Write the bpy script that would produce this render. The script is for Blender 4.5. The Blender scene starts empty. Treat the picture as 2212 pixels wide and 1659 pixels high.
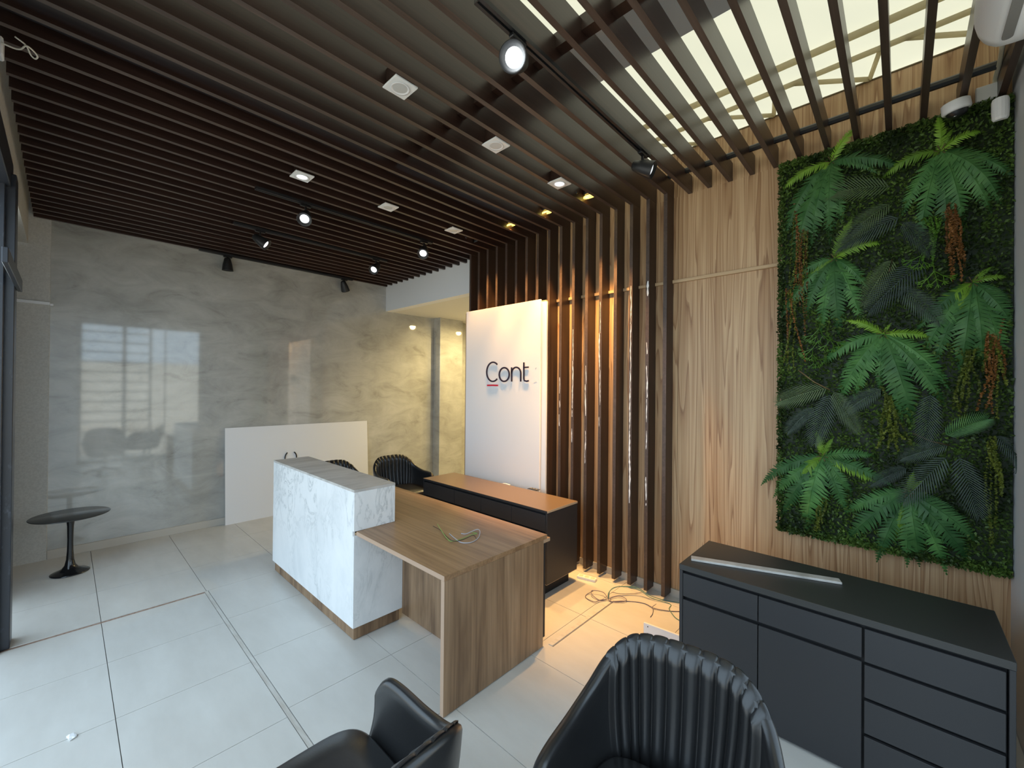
import bpy, bmesh, math, random
import numpy as np
from mathutils import Vector, Matrix

random.seed(7)
rng = np.random.default_rng(7)
scene = bpy.context.scene
COL = scene.collection

# ------------------------------------------------------------------ camera
W, H = 2212, 1659
FPX = 900.675
YAW, PITCH, ROLL = math.radians(43.0245), math.radians(0.2819), math.radians(0.5001)
CAM = np.array([0.0, 0.0, 1.72])
_fw = np.array([-math.sin(YAW) * math.cos(PITCH), math.cos(YAW) * math.cos(PITCH), math.sin(PITCH)])
_rt = np.array([math.cos(YAW), math.sin(YAW), 0.0])
_up = np.cross(_rt, _fw)
RT = math.cos(ROLL) * _rt + math.sin(ROLL) * _up
UP = -math.sin(ROLL) * _rt + math.cos(ROLL) * _up
cam_data = bpy.data.cameras.new('camera')
cam_data.sensor_width = 36.0
cam_data.lens = FPX / W * 36.0
cam_data.clip_start = 0.02
cam = bpy.data.objects.new('camera', cam_data)
COL.objects.link(cam)
cam.matrix_world = Matrix(((RT[0], UP[0], -_fw[0], CAM[0]), (RT[1], UP[1], -_fw[1], CAM[1]), (RT[2], UP[2], -_fw[2], CAM[2]), (0, 0, 0, 1)))
scene.camera = cam

# ------------------------------------------------------------------ view, sky, sun
scene.view_settings.view_transform = 'Standard'
scene.view_settings.look = 'None'
scene.view_settings.gamma = 1.0
scene.view_settings.use_curve_mapping = False
scene.view_settings.exposure = 0.84

world = bpy.data.worlds.new('sky')
scene.world = world
world.use_nodes = True
bg = world.node_tree.nodes['Background']
bg.inputs['Color'].default_value = (0.64, 0.83, 1.0, 1)
bg.inputs['Strength'].default_value = 1.7

sun_data = bpy.data.lights.new('sun', 'SUN')
sun_data.energy = 4.5
sun_data.color = (1.0, 0.93, 0.80)
sun_data.angle = 0.02
sun = bpy.data.objects.new('sun', sun_data)
COL.objects.link(sun)
sun.location = (2, 6, 9)
sun.rotation_euler = (math.radians(-30), math.radians(-30), 0)

# portals only guide sampling of the sky through the two glazed sides; they give no light themselves
def portal(name, loc, rot, sx, sy):
    d = bpy.data.lights.new(name, 'AREA')
    d.shape = 'RECTANGLE'; d.size = sx; d.size_y = sy
    d.cycles.is_portal = True
    o = bpy.data.objects.new(name, d); COL.objects.link(o)
    o.location = loc; o.rotation_euler = rot
portal('facade_portal', (-2.85, -0.50, 1.5), (math.radians(90), 0, 0), 6.4, 3.0)
portal('side_portal', (0.50, 1.22, 1.5), (0, math.radians(90), 0), 3.0, 2.05)

# pixel helpers: a pixel gives a direction, the named plane gives the distance
def ray(u, v):
    return RT * ((u - W / 2) / FPX) - UP * ((v - H / 2) / FPX) + _fw
def on_z(u, v, z=0.0):
    d = ray(u, v); return CAM + d * ((z - CAM[2]) / d[2])
def on_y(u, v, y):
    d = ray(u, v); return CAM + d * (y / d[1])
def on_x(u, v, x):
    d = ray(u, v); return CAM + d * (x / d[0])

# ------------------------------------------------------------------ materials
MATS = {}
def nt(name, base=(0.5, 0.5, 0.5), rough=0.5, metal=0.0, spec=0.5, **kw):
    m = bpy.data.materials.new(name); m.use_nodes = True
    b = m.node_tree.nodes['Principled BSDF']
    b.inputs['Base Color'].default_value = (*base, 1)
    b.inputs['Roughness'].default_value = rough
    b.inputs['Metallic'].default_value = metal
    b.inputs['Specular IOR Level'].default_value = spec
    for k, v in kw.items():
        b.inputs[k.replace('_', ' ')].default_value = v
    MATS[name] = m
    return m, m.node_tree, b
def coords(t, scale=(1, 1, 1), loc=(0, 0, 0), rot=(0, 0, 0)):
    g = t.nodes.new('ShaderNodeNewGeometry'); mp = t.nodes.new('ShaderNodeMapping')
    mp.inputs['Scale'].default_value = scale; mp.inputs['Location'].default_value = loc; mp.inputs['Rotation'].default_value = rot
    t.links.new(g.outputs['Position'], mp.inputs['Vector'])
    return mp.outputs['Vector']
def objcoords(t, scale=(1, 1, 1), loc=(0, 0, 0)):
    g = t.nodes.new('ShaderNodeTexCoord'); mp = t.nodes.new('ShaderNodeMapping')
    mp.inputs['Scale'].default_value = scale; mp.inputs['Location'].default_value = loc
    t.links.new(g.outputs['Object'], mp.inputs['Vector'])
    return mp.outputs['Vector']
def noise(t, vec, scale=5, detail=4, rough=0.5, dist=0.0):
    n = t.nodes.new('ShaderNodeTexNoise')
    n.inputs['Scale'].default_value = scale; n.inputs['Detail'].default_value = detail
    n.inputs['Roughness'].default_value = rough; n.inputs['Distortion'].default_value = dist
    t.links.new(vec, n.inputs['Vector'])
    return n.outputs['Fac']
def ramp(t, fac, stops, interp='LINEAR'):
    r = t.nodes.new('ShaderNodeValToRGB'); r.color_ramp.interpolation = interp
    e = r.color_ramp.elements
    while len(e) < len(stops): e.new(0.5)
    for el, (p, c) in zip(e, stops):
        el.position = p; el.color = (*c, 1) if len(c) == 3 else c
    t.links.new(fac, r.inputs['Fac'])
    return r.outputs['Color']
def mix(t, fac, a, b, mode='MIX'):
    n = t.nodes.new('ShaderNodeMix'); n.data_type = 'RGBA'; n.blend_type = mode
    for sock, val in ((n.inputs[0], fac), (n.inputs[6], a), (n.inputs[7], b)):
        if hasattr(val, 'links') or hasattr(val, 'is_linked'): t.links.new(val, sock)
        elif isinstance(val, (int, float)): sock.default_value = val
        else: sock.default_value = (*val, 1)
    return n.outputs[2]
def bump(t, b, h, strength=0.2, dist=0.01):
    n = t.nodes.new('ShaderNodeBump'); n.inputs['Strength'].default_value = strength; n.inputs['Distance'].default_value = dist
    t.links.new(h, n.inputs['Height']); t.links.new(n.outputs['Normal'], b.inputs['Normal'])

def wood(name, stops, axis, rough=0.45, fine=60, wide=6, along=0.35, dist=1.2, fine_amt=0.35, spec=0.4, seed=0.0):
    """linear grain: stretched noise, 'axis' is the grain direction"""
    m, t, b = nt(name, rough=rough, spec=spec)
    s = [1, 1, 1]; s[axis] = along / wide
    v = coords(t, tuple(x * wide for x in s), (seed, seed * 1.7, seed * 0.6))
    big = noise(t, v, 1.0, 5, 0.6, dist)
    s2 = [fine, fine, fine]; s2[axis] = 1.2
    f = noise(t, coords(t, tuple(s2)), 1.0, 3, 0.5)
    c = ramp(t, big, stops)
    dark = mix(t, fine_amt, c, ramp(t, f, [(0.3, tuple(x * 0.45 for x in stops[0][1])), (0.7, (1, 1, 1))]), 'MULTIPLY')
    t.links.new(dark, b.inputs['Base Color'])
    bump(t, b, f, 0.08, 0.002)
    return m

# light oak panelling with strong wavy figure
m, t, b = nt('oak_panel', rough=0.42, spec=0.35)
warp = noise(t, coords(t, (6.0, 6.0, 0.24), (2.3, 0.0, 0.7)), 1.0, 2.5, 0.52, 0.3)
mul = t.nodes.new('ShaderNodeMath'); mul.operation = 'MULTIPLY'; mul.inputs[1].default_value = 17.0; t.links.new(warp, mul.inputs[0])
frc = t.nodes.new('ShaderNodeMath'); frc.operation = 'FRACT'; t.links.new(mul.outputs[0], frc.inputs[0])
c1 = ramp(t, frc.outputs[0], [(0.0, (0.60, 0.415, 0.245)), (0.45, (0.555, 0.375, 0.215)), (0.80, (0.47, 0.295, 0.160)), (0.93, (0.335, 0.190, 0.100)), (1.0, (0.50, 0.33, 0.185))])
broad = noise(t, coords(t, (5.5, 5.5, 0.22), (7.3, 0, 1.7)), 1.0, 4, 0.6, 0.4)
c2 = ramp(t, broad, [(0.28, (0.70, 0.60, 0.50)), (0.5, (0.95, 0.93, 0.90)), (0.7, (1.06, 1.06, 1.06))])
c3 = mix(t, 0.9, c1, c2, 'MULTIPLY')
fine = noise(t, coords(t, (130, 130, 1.6)), 1.0, 2, 0.5)
c4 = mix(t, 0.35, c3, ramp(t, fine, [(0.35, (0.55, 0.42, 0.32)), (0.6, (1, 1, 1))]), 'MULTIPLY')
t.links.new(c4, b.inputs['Base Color'])

wood('slat_walnut', [(0.25, (0.023, 0.0108, 0.0082)), (0.55, (0.039, 0.019, 0.0135)), (0.8, (0.057, 0.029, 0.021))], 1, rough=0.34, spec=0.5, fine=90, along=0.4)
wood('slat_walnut_upright', [(0.25, (0.030, 0.0145, 0.0095)), (0.55, (0.050, 0.0255, 0.016)), (0.8, (0.076, 0.040, 0.025))], 2, rough=0.36, spec=0.5, fine=90, along=0.4)
wood('slat_edge', [(0.25, (0.062, 0.040, 0.031)), (0.55, (0.088, 0.060, 0.047)), (0.8, (0.115, 0.080, 0.064))], 1, rough=0.42, spec=0.4, fine=60, along=0.4)
wood('desk_top_wood', [(0.30, (0.205, 0.112, 0.054)), (0.5, (0.315, 0.183, 0.094)), (0.72, (0.425, 0.262, 0.142))], 0, rough=0.34, wide=9, along=0.7, fine=70, dist=0.7, seed=3.1)
wood('desk_side_wood', [(0.33, (0.15, 0.086, 0.046)), (0.48, (0.265, 0.162, 0.090)), (0.68, (0.39, 0.252, 0.147))], 2, rough=0.42, wide=9, along=0.7, fine=70, dist=0.7, seed=1.4)
wood('batten_wood', [(0.3, (0.50, 0.34, 0.19)), (0.7, (0.62, 0.44, 0.26))], 0, rough=0.5)
nt('edge_band', (0.43, 0.29, 0.20), 0.4)
nt('walnut_edge', (0.40, 0.27, 0.17), 0.4)

# marble-look laminate
def marble(name, tint, seed):
    m, t, b = nt(name, rough=0.3, spec=0.45)
    v = coords(t, (1, 1, 0.62), (seed, seed * 0.3, seed * 1.9))
    d = noise(t, v, 2.6, 6, 0.62, 0.6)
    v2 = coords(t, (1.6, 1.6, 0.9), (seed * 2, 0, 0))
    n1 = noise(t, v2, 3.2, 8, 0.62, 1.6)
    sub = t.nodes.new('ShaderNodeMath'); sub.operation = 'SUBTRACT'; sub.inputs[1].default_value = 0.5; t.links.new(n1, sub.inputs[0])
    ab = t.nodes.new('ShaderNodeMath'); ab.operation = 'ABSOLUTE'; t.links.new(sub.outputs[0], ab.inputs[0])
    vein = ramp(t, ab.outputs[0], [(0.0, (0.56, 0.58, 0.59)), (0.012, (0.80, 0.81, 0.81)), (0.045, (1, 1, 1))])
    base = ramp(t, d, [(0.3, (0.68, 0.69, 0.69)), (0.5, (0.775, 0.775, 0.77)), (0.75, (0.82, 0.82, 0.81))])
    mask = ramp(t, noise(t, v, 1.7, 2), [(0.42, (0, 0, 0)), (0.6, (1, 1, 1))])
    veined = mix(t, mask, base, mix(t, 0.85, base, vein, 'MULTIPLY'))
    t.links.new(mix(t, 1.0, veined, tint, 'MULTIPLY'), b.inputs['Base Color'])
marble('marble', (1, 1, 1), 1.3)
# counter top and loose strip show streakier veins
m, t, b = nt('marble_streak', rough=0.36, spec=0.45)
n1 = noise(t, coords(t, (9, 2.2, 2), (1, 4, 0)), 1.0, 5, 0.6, 1.0)
t.links.new(ramp(t, n1, [(0.3, (0.37, 0.345, 0.315)), (0.5, (0.50, 0.47, 0.435)), (0.75, (0.61, 0.58, 0.54))]), b.inputs['Base Color'])

# burnished cement plaster
m, t, b = nt('burnished_cement', rough=0.42, spec=0.5)
v = coords(t, (1, 1, 1))
n_big = noise(t, v, 1.3, 6, 0.62, 0.6)
n_mid = noise(t, coords(t, (1, 1.0, 2.3), (4, 1, 2)), 2.3, 7, 0.66, 0.8)
cA = ramp(t, n_big, [(0.3, (0.34, 0.335, 0.31)), (0.5, (0.42, 0.415, 0.385)), (0.7, (0.49, 0.485, 0.455))])
cB = ramp(t, n_mid, [(0.28, (0.58, 0.57, 0.55)), (0.40, (0.85, 0.85, 0.84)), (0.54, (1.0, 1.0, 1.0)), (0.72, (1.14, 1.14, 1.14))])
t.links.new(mix(t, 0.9, cA, cB, 'MULTIPLY'), b.inputs['Base Color'])
b.inputs['Coat Weight'].default_value = 1.0
b.inputs['Coat IOR'].default_value = 1.8
b.inputs['Coat Roughness'].default_value = 0.05
bump(t, b, n_mid, 0.03, 0.01)

# floor
m, t, b = nt('porcelain_tile', rough=0.24, spec=0.5)
n1 = noise(t, coords(t, (1.3, 3.5, 1)), 1.2, 5, 0.6)
t.links.new(ramp(t, n1, [(0.3, (0.54, 0.515, 0.475)), (0.7, (0.62, 0.60, 0.56))]), b.inputs['Base Color'])
nt('grout', (0.20, 0.185, 0.17), 0.85)
m, t, b = nt('brown_mortar', rough=0.9)
t.links.new(ramp(t, noise(t, coords(t, (60, 60, 60)), 1, 4), [(0.3, (0.22, 0.135, 0.095)), (0.7, (0.36, 0.25, 0.19))]), b.inputs['Base Color'])
m, t, b = nt('white_mortar', rough=0.9)
t.links.new(ramp(t, noise(t, coords(t, (9, 40, 40)), 1, 3), [(0.3, (0.46, 0.42, 0.37)), (0.7, (0.56, 0.54, 0.50))]), b.inputs['Base Color'])
m, t, b = nt('dusty_screed', rough=0.9)
t.links.new(ramp(t, noise(t, coords(t, (5, 5, 5)), 1, 5), [(0.3, (0.40, 0.33, 0.23)), (0.7, (0.52, 0.45, 0.33))]), b.inputs['Base Color'])
nt('beige_skirting', (0.50, 0.46, 0.40), 0.4)

nt('white_paint', (0.83, 0.835, 0.84), 0.6)
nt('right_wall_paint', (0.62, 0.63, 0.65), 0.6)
m, t, b = nt('grey_paint', rough=0.8)
t.links.new(ramp(t, noise(t, coords(t, (70, 70, 70)), 1, 2), [(0.35, (0.47, 0.455, 0.42)), (0.65, (0.54, 0.525, 0.485))]), b.inputs['Base Color'])
nt('upper_ceiling_paint', (0.20, 0.20, 0.185), 0.9)
nt('beam_grey', (0.74, 0.77, 0.77), 0.8)
nt('soffit_white', (0.74, 0.72, 0.66), 0.7)
nt('black_laminate', (0.026, 0.026, 0.028), 0.48, spec=0.45)
nt('black_laminate_top', (0.034, 0.033, 0.031), 0.45, spec=0.5)
nt('brown_reflection_top', (0.135, 0.095, 0.066), 0.34, spec=0.5)
nt('groove_black', (0.006, 0.006, 0.007), 0.7)
nt('chipboard_edge', (0.44, 0.33, 0.22), 0.7)
nt('white_board', (0.80, 0.79, 0.80), 0.22, spec=0.5)
nt('sign_white', (0.80, 0.79, 0.79), 0.45)
nt('sign_scuff', (0.62, 0.60, 0.60), 0.6)
nt('mdf', (0.47, 0.32, 0.19), 0.6)
nt('navy_acrylic', (0.022, 0.015, 0.035), 0.3)
nt('black_acrylic', (0.012, 0.012, 0.014), 0.3)
nt('red_acrylic', (0.55, 0.012, 0.035), 0.35)
m, t, b = nt('black_leather', (0.014, 0.0142, 0.015), 0.30, spec=0.6)
bump(t, b, noise(t, coords(t, (160, 160, 160)), 1, 3), 0.10, 0.002)
nt('black_gloss', (0.010, 0.010, 0.011), 0.12, spec=0.6)
nt('table_top_black', (0.030, 0.029, 0.027), 0.20, spec=0.5)
nt('black_metal', (0.014, 0.014, 0.015), 0.42, spec=0.5)
nt('chrome', (0.6, 0.6, 0.6), 0.2, 1.0)
m, t, b = nt('dark_aluminium', (0.02, 0.023, 0.03), 0.35, spec=0.5)
sp = noise(t, coords(t, (28, 28, 14)), 1, 3, 0.6)
t.links.new(ramp(t, sp, [(0.60, (0.020, 0.023, 0.031)), (0.74, (0.055, 0.062, 0.078)), (0.80, (0.30, 0.32, 0.34))]), b.inputs['Base Color'])
nt('white_plastic', (0.74, 0.74, 0.74), 0.4)
nt('cream_plastic', (0.66, 0.62, 0.48), 0.5)
nt('grey_slot', (0.16, 0.155, 0.145), 0.6)
nt('black_plastic', (0.012, 0.012, 0.013), 0.3)
nt('slat_glint', (0.80, 0.80, 0.80), 0.16, spec=0.8)
nt('wire_green', (0.24, 0.40, 0.10), 0.45)
nt('wire_grey', (0.45, 0.46, 0.52), 0.45)
nt('wire_black', (0.02, 0.018, 0.02), 0.45)
nt('wire_teal', (0.10, 0.20, 0.17), 0.45)
nt('wire_purple', (0.15, 0.125, 0.16), 0.45)
nt('cord_cream', (0.66, 0.62, 0.52), 0.5)
nt('pavement', (0.47, 0.42, 0.35), 0.9)
nt('sky_block_paint', (0.72, 0.69, 0.62), 0.9)
nt('glass_dark_bar', (0.05, 0.05, 0.055), 0.5)

def emitter(name, col, strength, base=(0.8, 0.8, 0.8)):
    m, t, b = nt(name, base, 0.4)
    b.inputs['Emission Color'].default_value = (*col, 1)
    b.inputs['Emission Strength'].default_value = strength
emitter('lamp_cold_bright', (0.90, 0.97, 1.0), 26)
emitter('lamp_cold', (0.90, 0.96, 1.0), 1.6)
emitter('lamp_cold_dim', (0.9, 0.95, 1.0), 0.45)
emitter('lamp_warm', (1.0, 0.66, 0.16), 9)
emitter('lamp_warm_rim', (1.0, 0.72, 0.10), 1.6)
nt('lens_off', (0.50, 0.51, 0.50), 0.25)
nt('downlight_frame', (0.72, 0.73, 0.72), 0.4)

# canvas roof: thin translucent cream cloth lit by the sky above it
m = bpy.data.materials.new('cream_canvas'); m.use_nodes = True; t = m.node_tree
t.nodes.remove(t.nodes['Principled BSDF'])
tr = t.nodes.new('ShaderNodeBsdfTranslucent'); df = t.nodes.new('ShaderNodeBsdfDiffuse'); mx = t.nodes.new('ShaderNodeMixShader')
tr.inputs['Color'].default_value = (0.38, 0.345, 0.25, 1); df.inputs['Color'].default_value = (0.80, 0.76, 0.62, 1)
mx.inputs[0].default_value = 0.45
t.links.new(tr.outputs[0], mx.inputs[1]); t.links.new(df.outputs[0], mx.inputs[2])
t.links.new(mx.outputs[0], t.nodes['Material Output'].inputs['Surface'])
MATS['cream_canvas'] = m
m = m.copy(); m.name = 'cream_tube'; MATS['cream_tube'] = m
for nd in m.node_tree.nodes:
    if nd.type == 'BSDF_TRANSLUCENT': nd.inputs['Color'].default_value = (0.72, 0.66, 0.50, 1)
    if nd.type == 'MIX_SHADER': nd.inputs[0].default_value = 0.25

def leafmat(name, a, c, scale=14, rough=0.5):
    m, t, b = nt(name, rough=rough, spec=0.3)
    f = noise(t, coords(t, (scale, scale, scale)), 1, 2)
    oi = t.nodes.new('ShaderNodeObjectInfo')
    vr = ramp(t, oi.outputs['Random'], [(0.0, (0.62, 0.66, 0.70)), (1.0, (1.30, 1.25, 1.15))])
    t.links.new(mix(t, 1.0, ramp(t, f, [(0.3, a), (0.7, c)]), vr, 'MULTIPLY'), b.inputs['Base Color'])
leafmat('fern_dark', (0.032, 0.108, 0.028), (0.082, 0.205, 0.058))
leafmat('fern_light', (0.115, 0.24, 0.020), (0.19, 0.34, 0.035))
leafmat('palm_olive', (0.065, 0.105, 0.036), (0.11, 0.155, 0.06))
leafmat('palm_dark', (0.026, 0.044, 0.033), (0.050, 0.076, 0.058))
m, t, b = nt('moss_leaf', rough=0.55, spec=0.3)
tuft = noise(t, coords(t, (55, 55, 55)), 1, 2)
patch = noise(t, coords(t, (5.5, 5.5, 4.5)), 1, 3, 0.6)
t.links.new(mix(t, 1.0, ramp(t, tuft, [(0.3, (0.030, 0.070, 0.010)), (0.7, (0.125, 0.205, 0.034))]), ramp(t, patch, [(0.36, (0.22, 0.24, 0.30)), (0.62, (1, 1, 1))]), 'MULTIPLY'), b.inputs['Base Color'])
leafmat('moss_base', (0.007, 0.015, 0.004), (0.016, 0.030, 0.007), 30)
leafmat('strand_brown', (0.14, 0.058, 0.014), (0.27, 0.12, 0.035), 60)
leafmat('strand_olive', (0.075, 0.10, 0.014), (0.16, 0.19, 0.028), 60)
leafmat('sprig_green', (0.07, 0.17, 0.018), (0.11, 0.23, 0.03), 30)
leafmat('stem_brown', (0.10, 0.075, 0.035), (0.16, 0.12, 0.06), 30)

# ------------------------------------------------------------------ mesh helpers
def link(o, parent=None):
    COL.objects.link(o)
    if parent is not None: o.parent = parent
    return o
def tag(o, label=None, cat=None, group=None, kind=None):
    if label: o['label'] = label
    if cat: o['category'] = cat
    if group: o['group'] = group
    if kind: o['kind'] = kind
    return o
def thing(name, loc, label, cat, rz=0.0, group=None):
    o = bpy.data.objects.new(name, None); o.empty_display_size = 0.1
    o.location = loc; o.rotation_euler = (0, 0, rz)
    link(o); return tag(o, label, cat, group)
def meshobj(name, verts, faces, mat, parent=None, smooth=False, loc=None):
    me = bpy.data.meshes.new(name); me.from_pydata([tuple(map(float, p)) for p in verts], [], faces); me.update()
    me.materials.append(MATS[mat])
    if smooth: me.shade_smooth()
    o = bpy.data.objects.new(name, me)
    if loc is not None: o.location = loc
    return link(o, parent)
def bm_box(bm, x0, x1, y0, y1, z0, z1):
    vs = [bm.verts.new(p) for p in ((x0, y0, z0), (x1, y0, z0), (x1, y1, z0), (x0, y1, z0), (x0, y0, z1), (x1, y0, z1), (x1, y1, z1), (x0, y1, z1))]
    for f in ((0, 3, 2, 1), (4, 5, 6, 7), (0, 1, 5, 4), (1, 2, 6, 5), (2, 3, 7, 6), (3, 0, 4, 7)):
        bm.faces.new([vs[i] for i in f])
def finish(name, bm, mat, parent=None, bevel=0.0, smooth=False, loc=None, segs=1):
    if bevel > 0:
        bmesh.ops.bevel(bm, geom=[e for e in bm.edges], offset=bevel, segments=segs, profile=0.6, affect='EDGES', clamp_overlap=True)
    bmesh.ops.recalc_face_normals(bm, faces=bm.faces)
    me = bpy.data.meshes.new(name); bm.to_mesh(me); bm.free()
    me.materials.append(MATS[mat])
    if smooth: me.shade_smooth()
    o = bpy.data.objects.new(name, me)
    if loc is not None: o.location = loc
    return link(o, parent)
def box(name, x, y, z, mat, parent=None, bevel=0.0, loc=None, segs=1):
    bm = bmesh.new(); bm_box(bm, min(x), max(x), min(y), max(y), min(z), max(z))
    return finish(name, bm, mat, parent, bevel, loc=loc, segs=segs)
def boxes(name, lst, mat, parent=None, bevel=0.0, loc=None):
    bm = bmesh.new()
    for x, y, z in lst: bm_box(bm, min(x), max(x), min(y), max(y), min(z), max(z))
    return finish(name, bm, mat, parent, bevel, loc=loc)
def catmull(pts, n=8):
    P = [np.array(p, float) for p in pts]; P = [2 * P[0] - P[1]] + P + [2 * P[-1] - P[-2]]
    out = []
    for i in range(1, len(P) - 2):
        for k in range(n):
            s = k / n; a, b_, c, d = P[i - 1], P[i], P[i + 1], P[i + 2]
            out.append(0.5 * (2 * b_ + (c - a) * s + (2 * a - 5 * b_ + 4 * c - d) * s * s + (3 * b_ - 3 * c + d - a) * s ** 3))
    out.append(P[-2]); return out
def tube_data(pts, r, n=6, closed=False):
    P = [np.array(p, float) for p in pts]; V, F = [], []
    ref = np.array([0.0, 0.0, 1.0]); N = len(P)
    for i in range(N):
        tn = P[min(i + 1, N - 1)] - P[max(i - 1, 0)]
        tn = tn / (np.linalg.norm(tn) + 1e-9)
        rr = ref if abs(tn @ ref) < 0.95 else np.array([1.0, 0.0, 0.0])
        a = np.cross(tn, rr); a /= np.linalg.norm(a); b_ = np.cross(tn, a)
        rad = r[i] if hasattr(r, '__len__') else r
        for k in range(n):
            th = 2 * math.pi * k / n; V.append(P[i] + rad * (math.cos(th) * a + math.sin(th) * b_))
    for i in range(N - 1):
        for k in range(n):
            F.append((i * n + k, i * n + (k + 1) % n, (i + 1) * n + (k + 1) % n, (i + 1) * n + k))
    F.append(tuple(range(n - 1, -1, -1))); F.append(tuple((N - 1) * n + k for k in range(n)))
    return V, F
def tube(name, pts, r, mat, parent=None, n=6, loc=None):
    V, F = tube_data(pts, r, n)
    return meshobj(name, V, F, mat, parent, True, loc)
def lathe(name, prof, mat, parent=None, n=32, loc=None, smooth=True, mtx=None):
    V, F = [], []; m_ = len(prof)
    for i in range(n):
        th = 2 * math.pi * i / n
        for r, z in prof: V.append(Vector((r * math.cos(th), r * math.sin(th), z)))
    for i in range(n):
        j = (i + 1) % n
        for k in range(m_ - 1):
            F.append((i * m_ + k, j * m_ + k, j * m_ + k + 1, i * m_ + k + 1))
    if mtx is not None: V = [mtx @ p for p in V]
    o = meshobj(name, V, F, mat, parent, smooth, loc)
    bm = bmesh.new(); bm.from_mesh(o.data)
    bmesh.ops.remove_doubles(bm, verts=bm.verts, dist=1e-6); bmesh.ops.recalc_face_normals(bm, faces=bm.faces)
    bm.to_mesh(o.data); bm.free()
    return o
def extrude_xz(name, outline, y0, y1, mat, parent=None, loc=None, smooth=False):
    """prism: outline in (x, z), from y0 to y1"""
    n = len(outline)
    V = [(x, y0, z) for x, z in outline] + [(x, y1, z) for x, z in outline]
    F = [tuple(range(n)), tuple(range(2 * n - 1, n - 1, -1))] + [(i, (i + 1) % n, n + (i + 1) % n, n + i) for i in range(n)]
    o = meshobj(name, V, F, mat, parent, smooth, loc)
    bm = bmesh.new(); bm.from_mesh(o.data); bmesh.ops.recalc_face_normals(bm, faces=bm.faces); bm.to_mesh(o.data); bm.free()
    return o
def struct(o, label=None):
    return tag(o, label, kind='structure')
def empty_struct(name, loc=(0, 0, 0), label=None):
    o = bpy.data.objects.new(name, None); o.location = loc; link(o); return struct(o, label)
def copy_tree(o, parent=None):
    c = o.copy(); COL.objects.link(c)
    if parent is not None: c.parent = parent
    for ch in list(o.children): copy_tree(ch, c)
    return c

# ------------------------------------------------------------------ room dimensions
XL, XR = -6.05, 0.43            # burnished wall, white wall
YB, YS = 3.44, 3.305            # oak wall, front of the upright slats
ZS = 3.29                       # underside of the ceiling slats
PITCH_S, TS, DS = 0.149, 0.030, 0.135
ZTOP = 3.80

# ------------------------------------------------------------------ floor with tiles
floor = struct(box('floor', (XL - 0.15, XR + 0.1), (-0.48, 8.0), (-0.12, -0.010), 'grout'), 'pale polished porcelain tile floor')
def tiles(xs, ys):
    for i in range(len(xs) - 1):
        for j in range(len(ys) - 1):
            g = 0.0017
            if xs[i + 1] - xs[i] < 0.03 or ys[j + 1] - ys[j] < 0.03: continue
            box('tile', (xs[i] + g, xs[i + 1] - g), (ys[j] + g, ys[j + 1] - g), (-0.010, 0.0), 'porcelain_tile', floor)
xa = [-4.205 + 0.6105 * k for k in range(-3, 8)]
xa = [XL] + [x for x in xa if XL + 0.02 < x < XR - 0.02] + [XR]
ya = [0.826, 1.434, 2.052, 2.672, 3.288, 3.44]
xr = [x for x in xa if x >= -4.21]
tiles(xr, ya)
xl = [x for x in xa if x <= -4.2]
tiles(xl, [-0.46, -0.43, 0.192, 0.815, 1.434, 2.052, 2.672, 3.288, 3.905, 4.52, 5.14, 5.75, 6.37, 7.0])
tiles([-4.205, -3.5945, -2.984], [3.44, 3.905, 4.52, 5.14, 5.75, 6.37, 7.0])
xb = [-4.172, -3.553, -2.932, -2.312, -1.692, -1.072, -0.452, 0.168, XR]
tiles(xb, [-0.46, -0.43, 0.192, 0.800])
box('mortar_joint', (-4.2035, -4.1735), (-0.30, 0.800), (-0.010, -0.004), 'brown_mortar', floor)
box('mortar_joint', (-4.2035, XR), (0.802, 0.824), (-0.010, -0.0015), 'white_mortar', floor)
box('joint_strip', (-1.712, -1.682), (2.215, 3.02), (0.0, 0.005), 'white_mortar', floor)
box('joint_strip', (-1.681, -1.675), (2.215, 3.02), (0.0, 0.002), 'grout', floor)
# a lump of tile spacer on the joint
bm = bmesh.new(); bmesh.ops.create_icosphere(bm, subdivisions=2, radius=0.02)
for v_ in bm.verts: v_.co = v_.co * random.uniform(0.7, 1.25); v_.co.z *= 0.35; v_.co.x *= 1.4
p_ = on_z(155, 1593)
tag(finish('putty_crumb', bm, 'white_plastic', loc=(p_[0], p_[1], 0.006)), 'small white crumb of putty lying on the tile joint in front', 'crumb')

# ------------------------------------------------------------------ walls
wl = struct(box('wall_left', (XL - 0.15, XL), (-0.12, 7.1), (-0.1, ZTOP), 'burnished_cement'), 'grey burnished cement wall with cloudy trowel marks')
# column further back on the cement wall
cx0 = on_y(951, 700, 4.44)[0]
struct(box('trim_1', (XL, cx0), (4.44, 4.95), (0, 2.9), 'burnished_cement', bevel=0.004), 'cement clad column on the burnished wall')
pil = struct(box('trim_2', (XL - 0.15, -6.036), (-0.48, -0.107), (-0.05, 3.9), 'grey_paint', bevel=0.003), 'grey painted pillar beside the entrance')
struct(box('baseboard_left', (XL, XL + 0.014), (-0.105, 4.44), (0, 0.085), 'beige_skirting', bevel=0.002), 'beige tile baseboard under the cement wall')
struct(box('wall_back', (-3.82, XR + 0.1), (YB + 0.012, YB + 0.12), (-0.1, 3.655), 'mdf'), 'oak veneer panelled back wall')
wb = bpy.data.objects['wall_back']
for x0, x1 in ((-3.82, -2.62), (-2.618, -1.345), (-1.343, -0.1), (-0.098, XR)):
    box('panel', (x0, x1), (YB, YB + 0.012), (0.0, 2.584), 'oak_panel', wb)
    box('panel', (x0, x1), (YB, YB + 0.012), (2.586, 3.293), 'oak_panel', wb)
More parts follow.
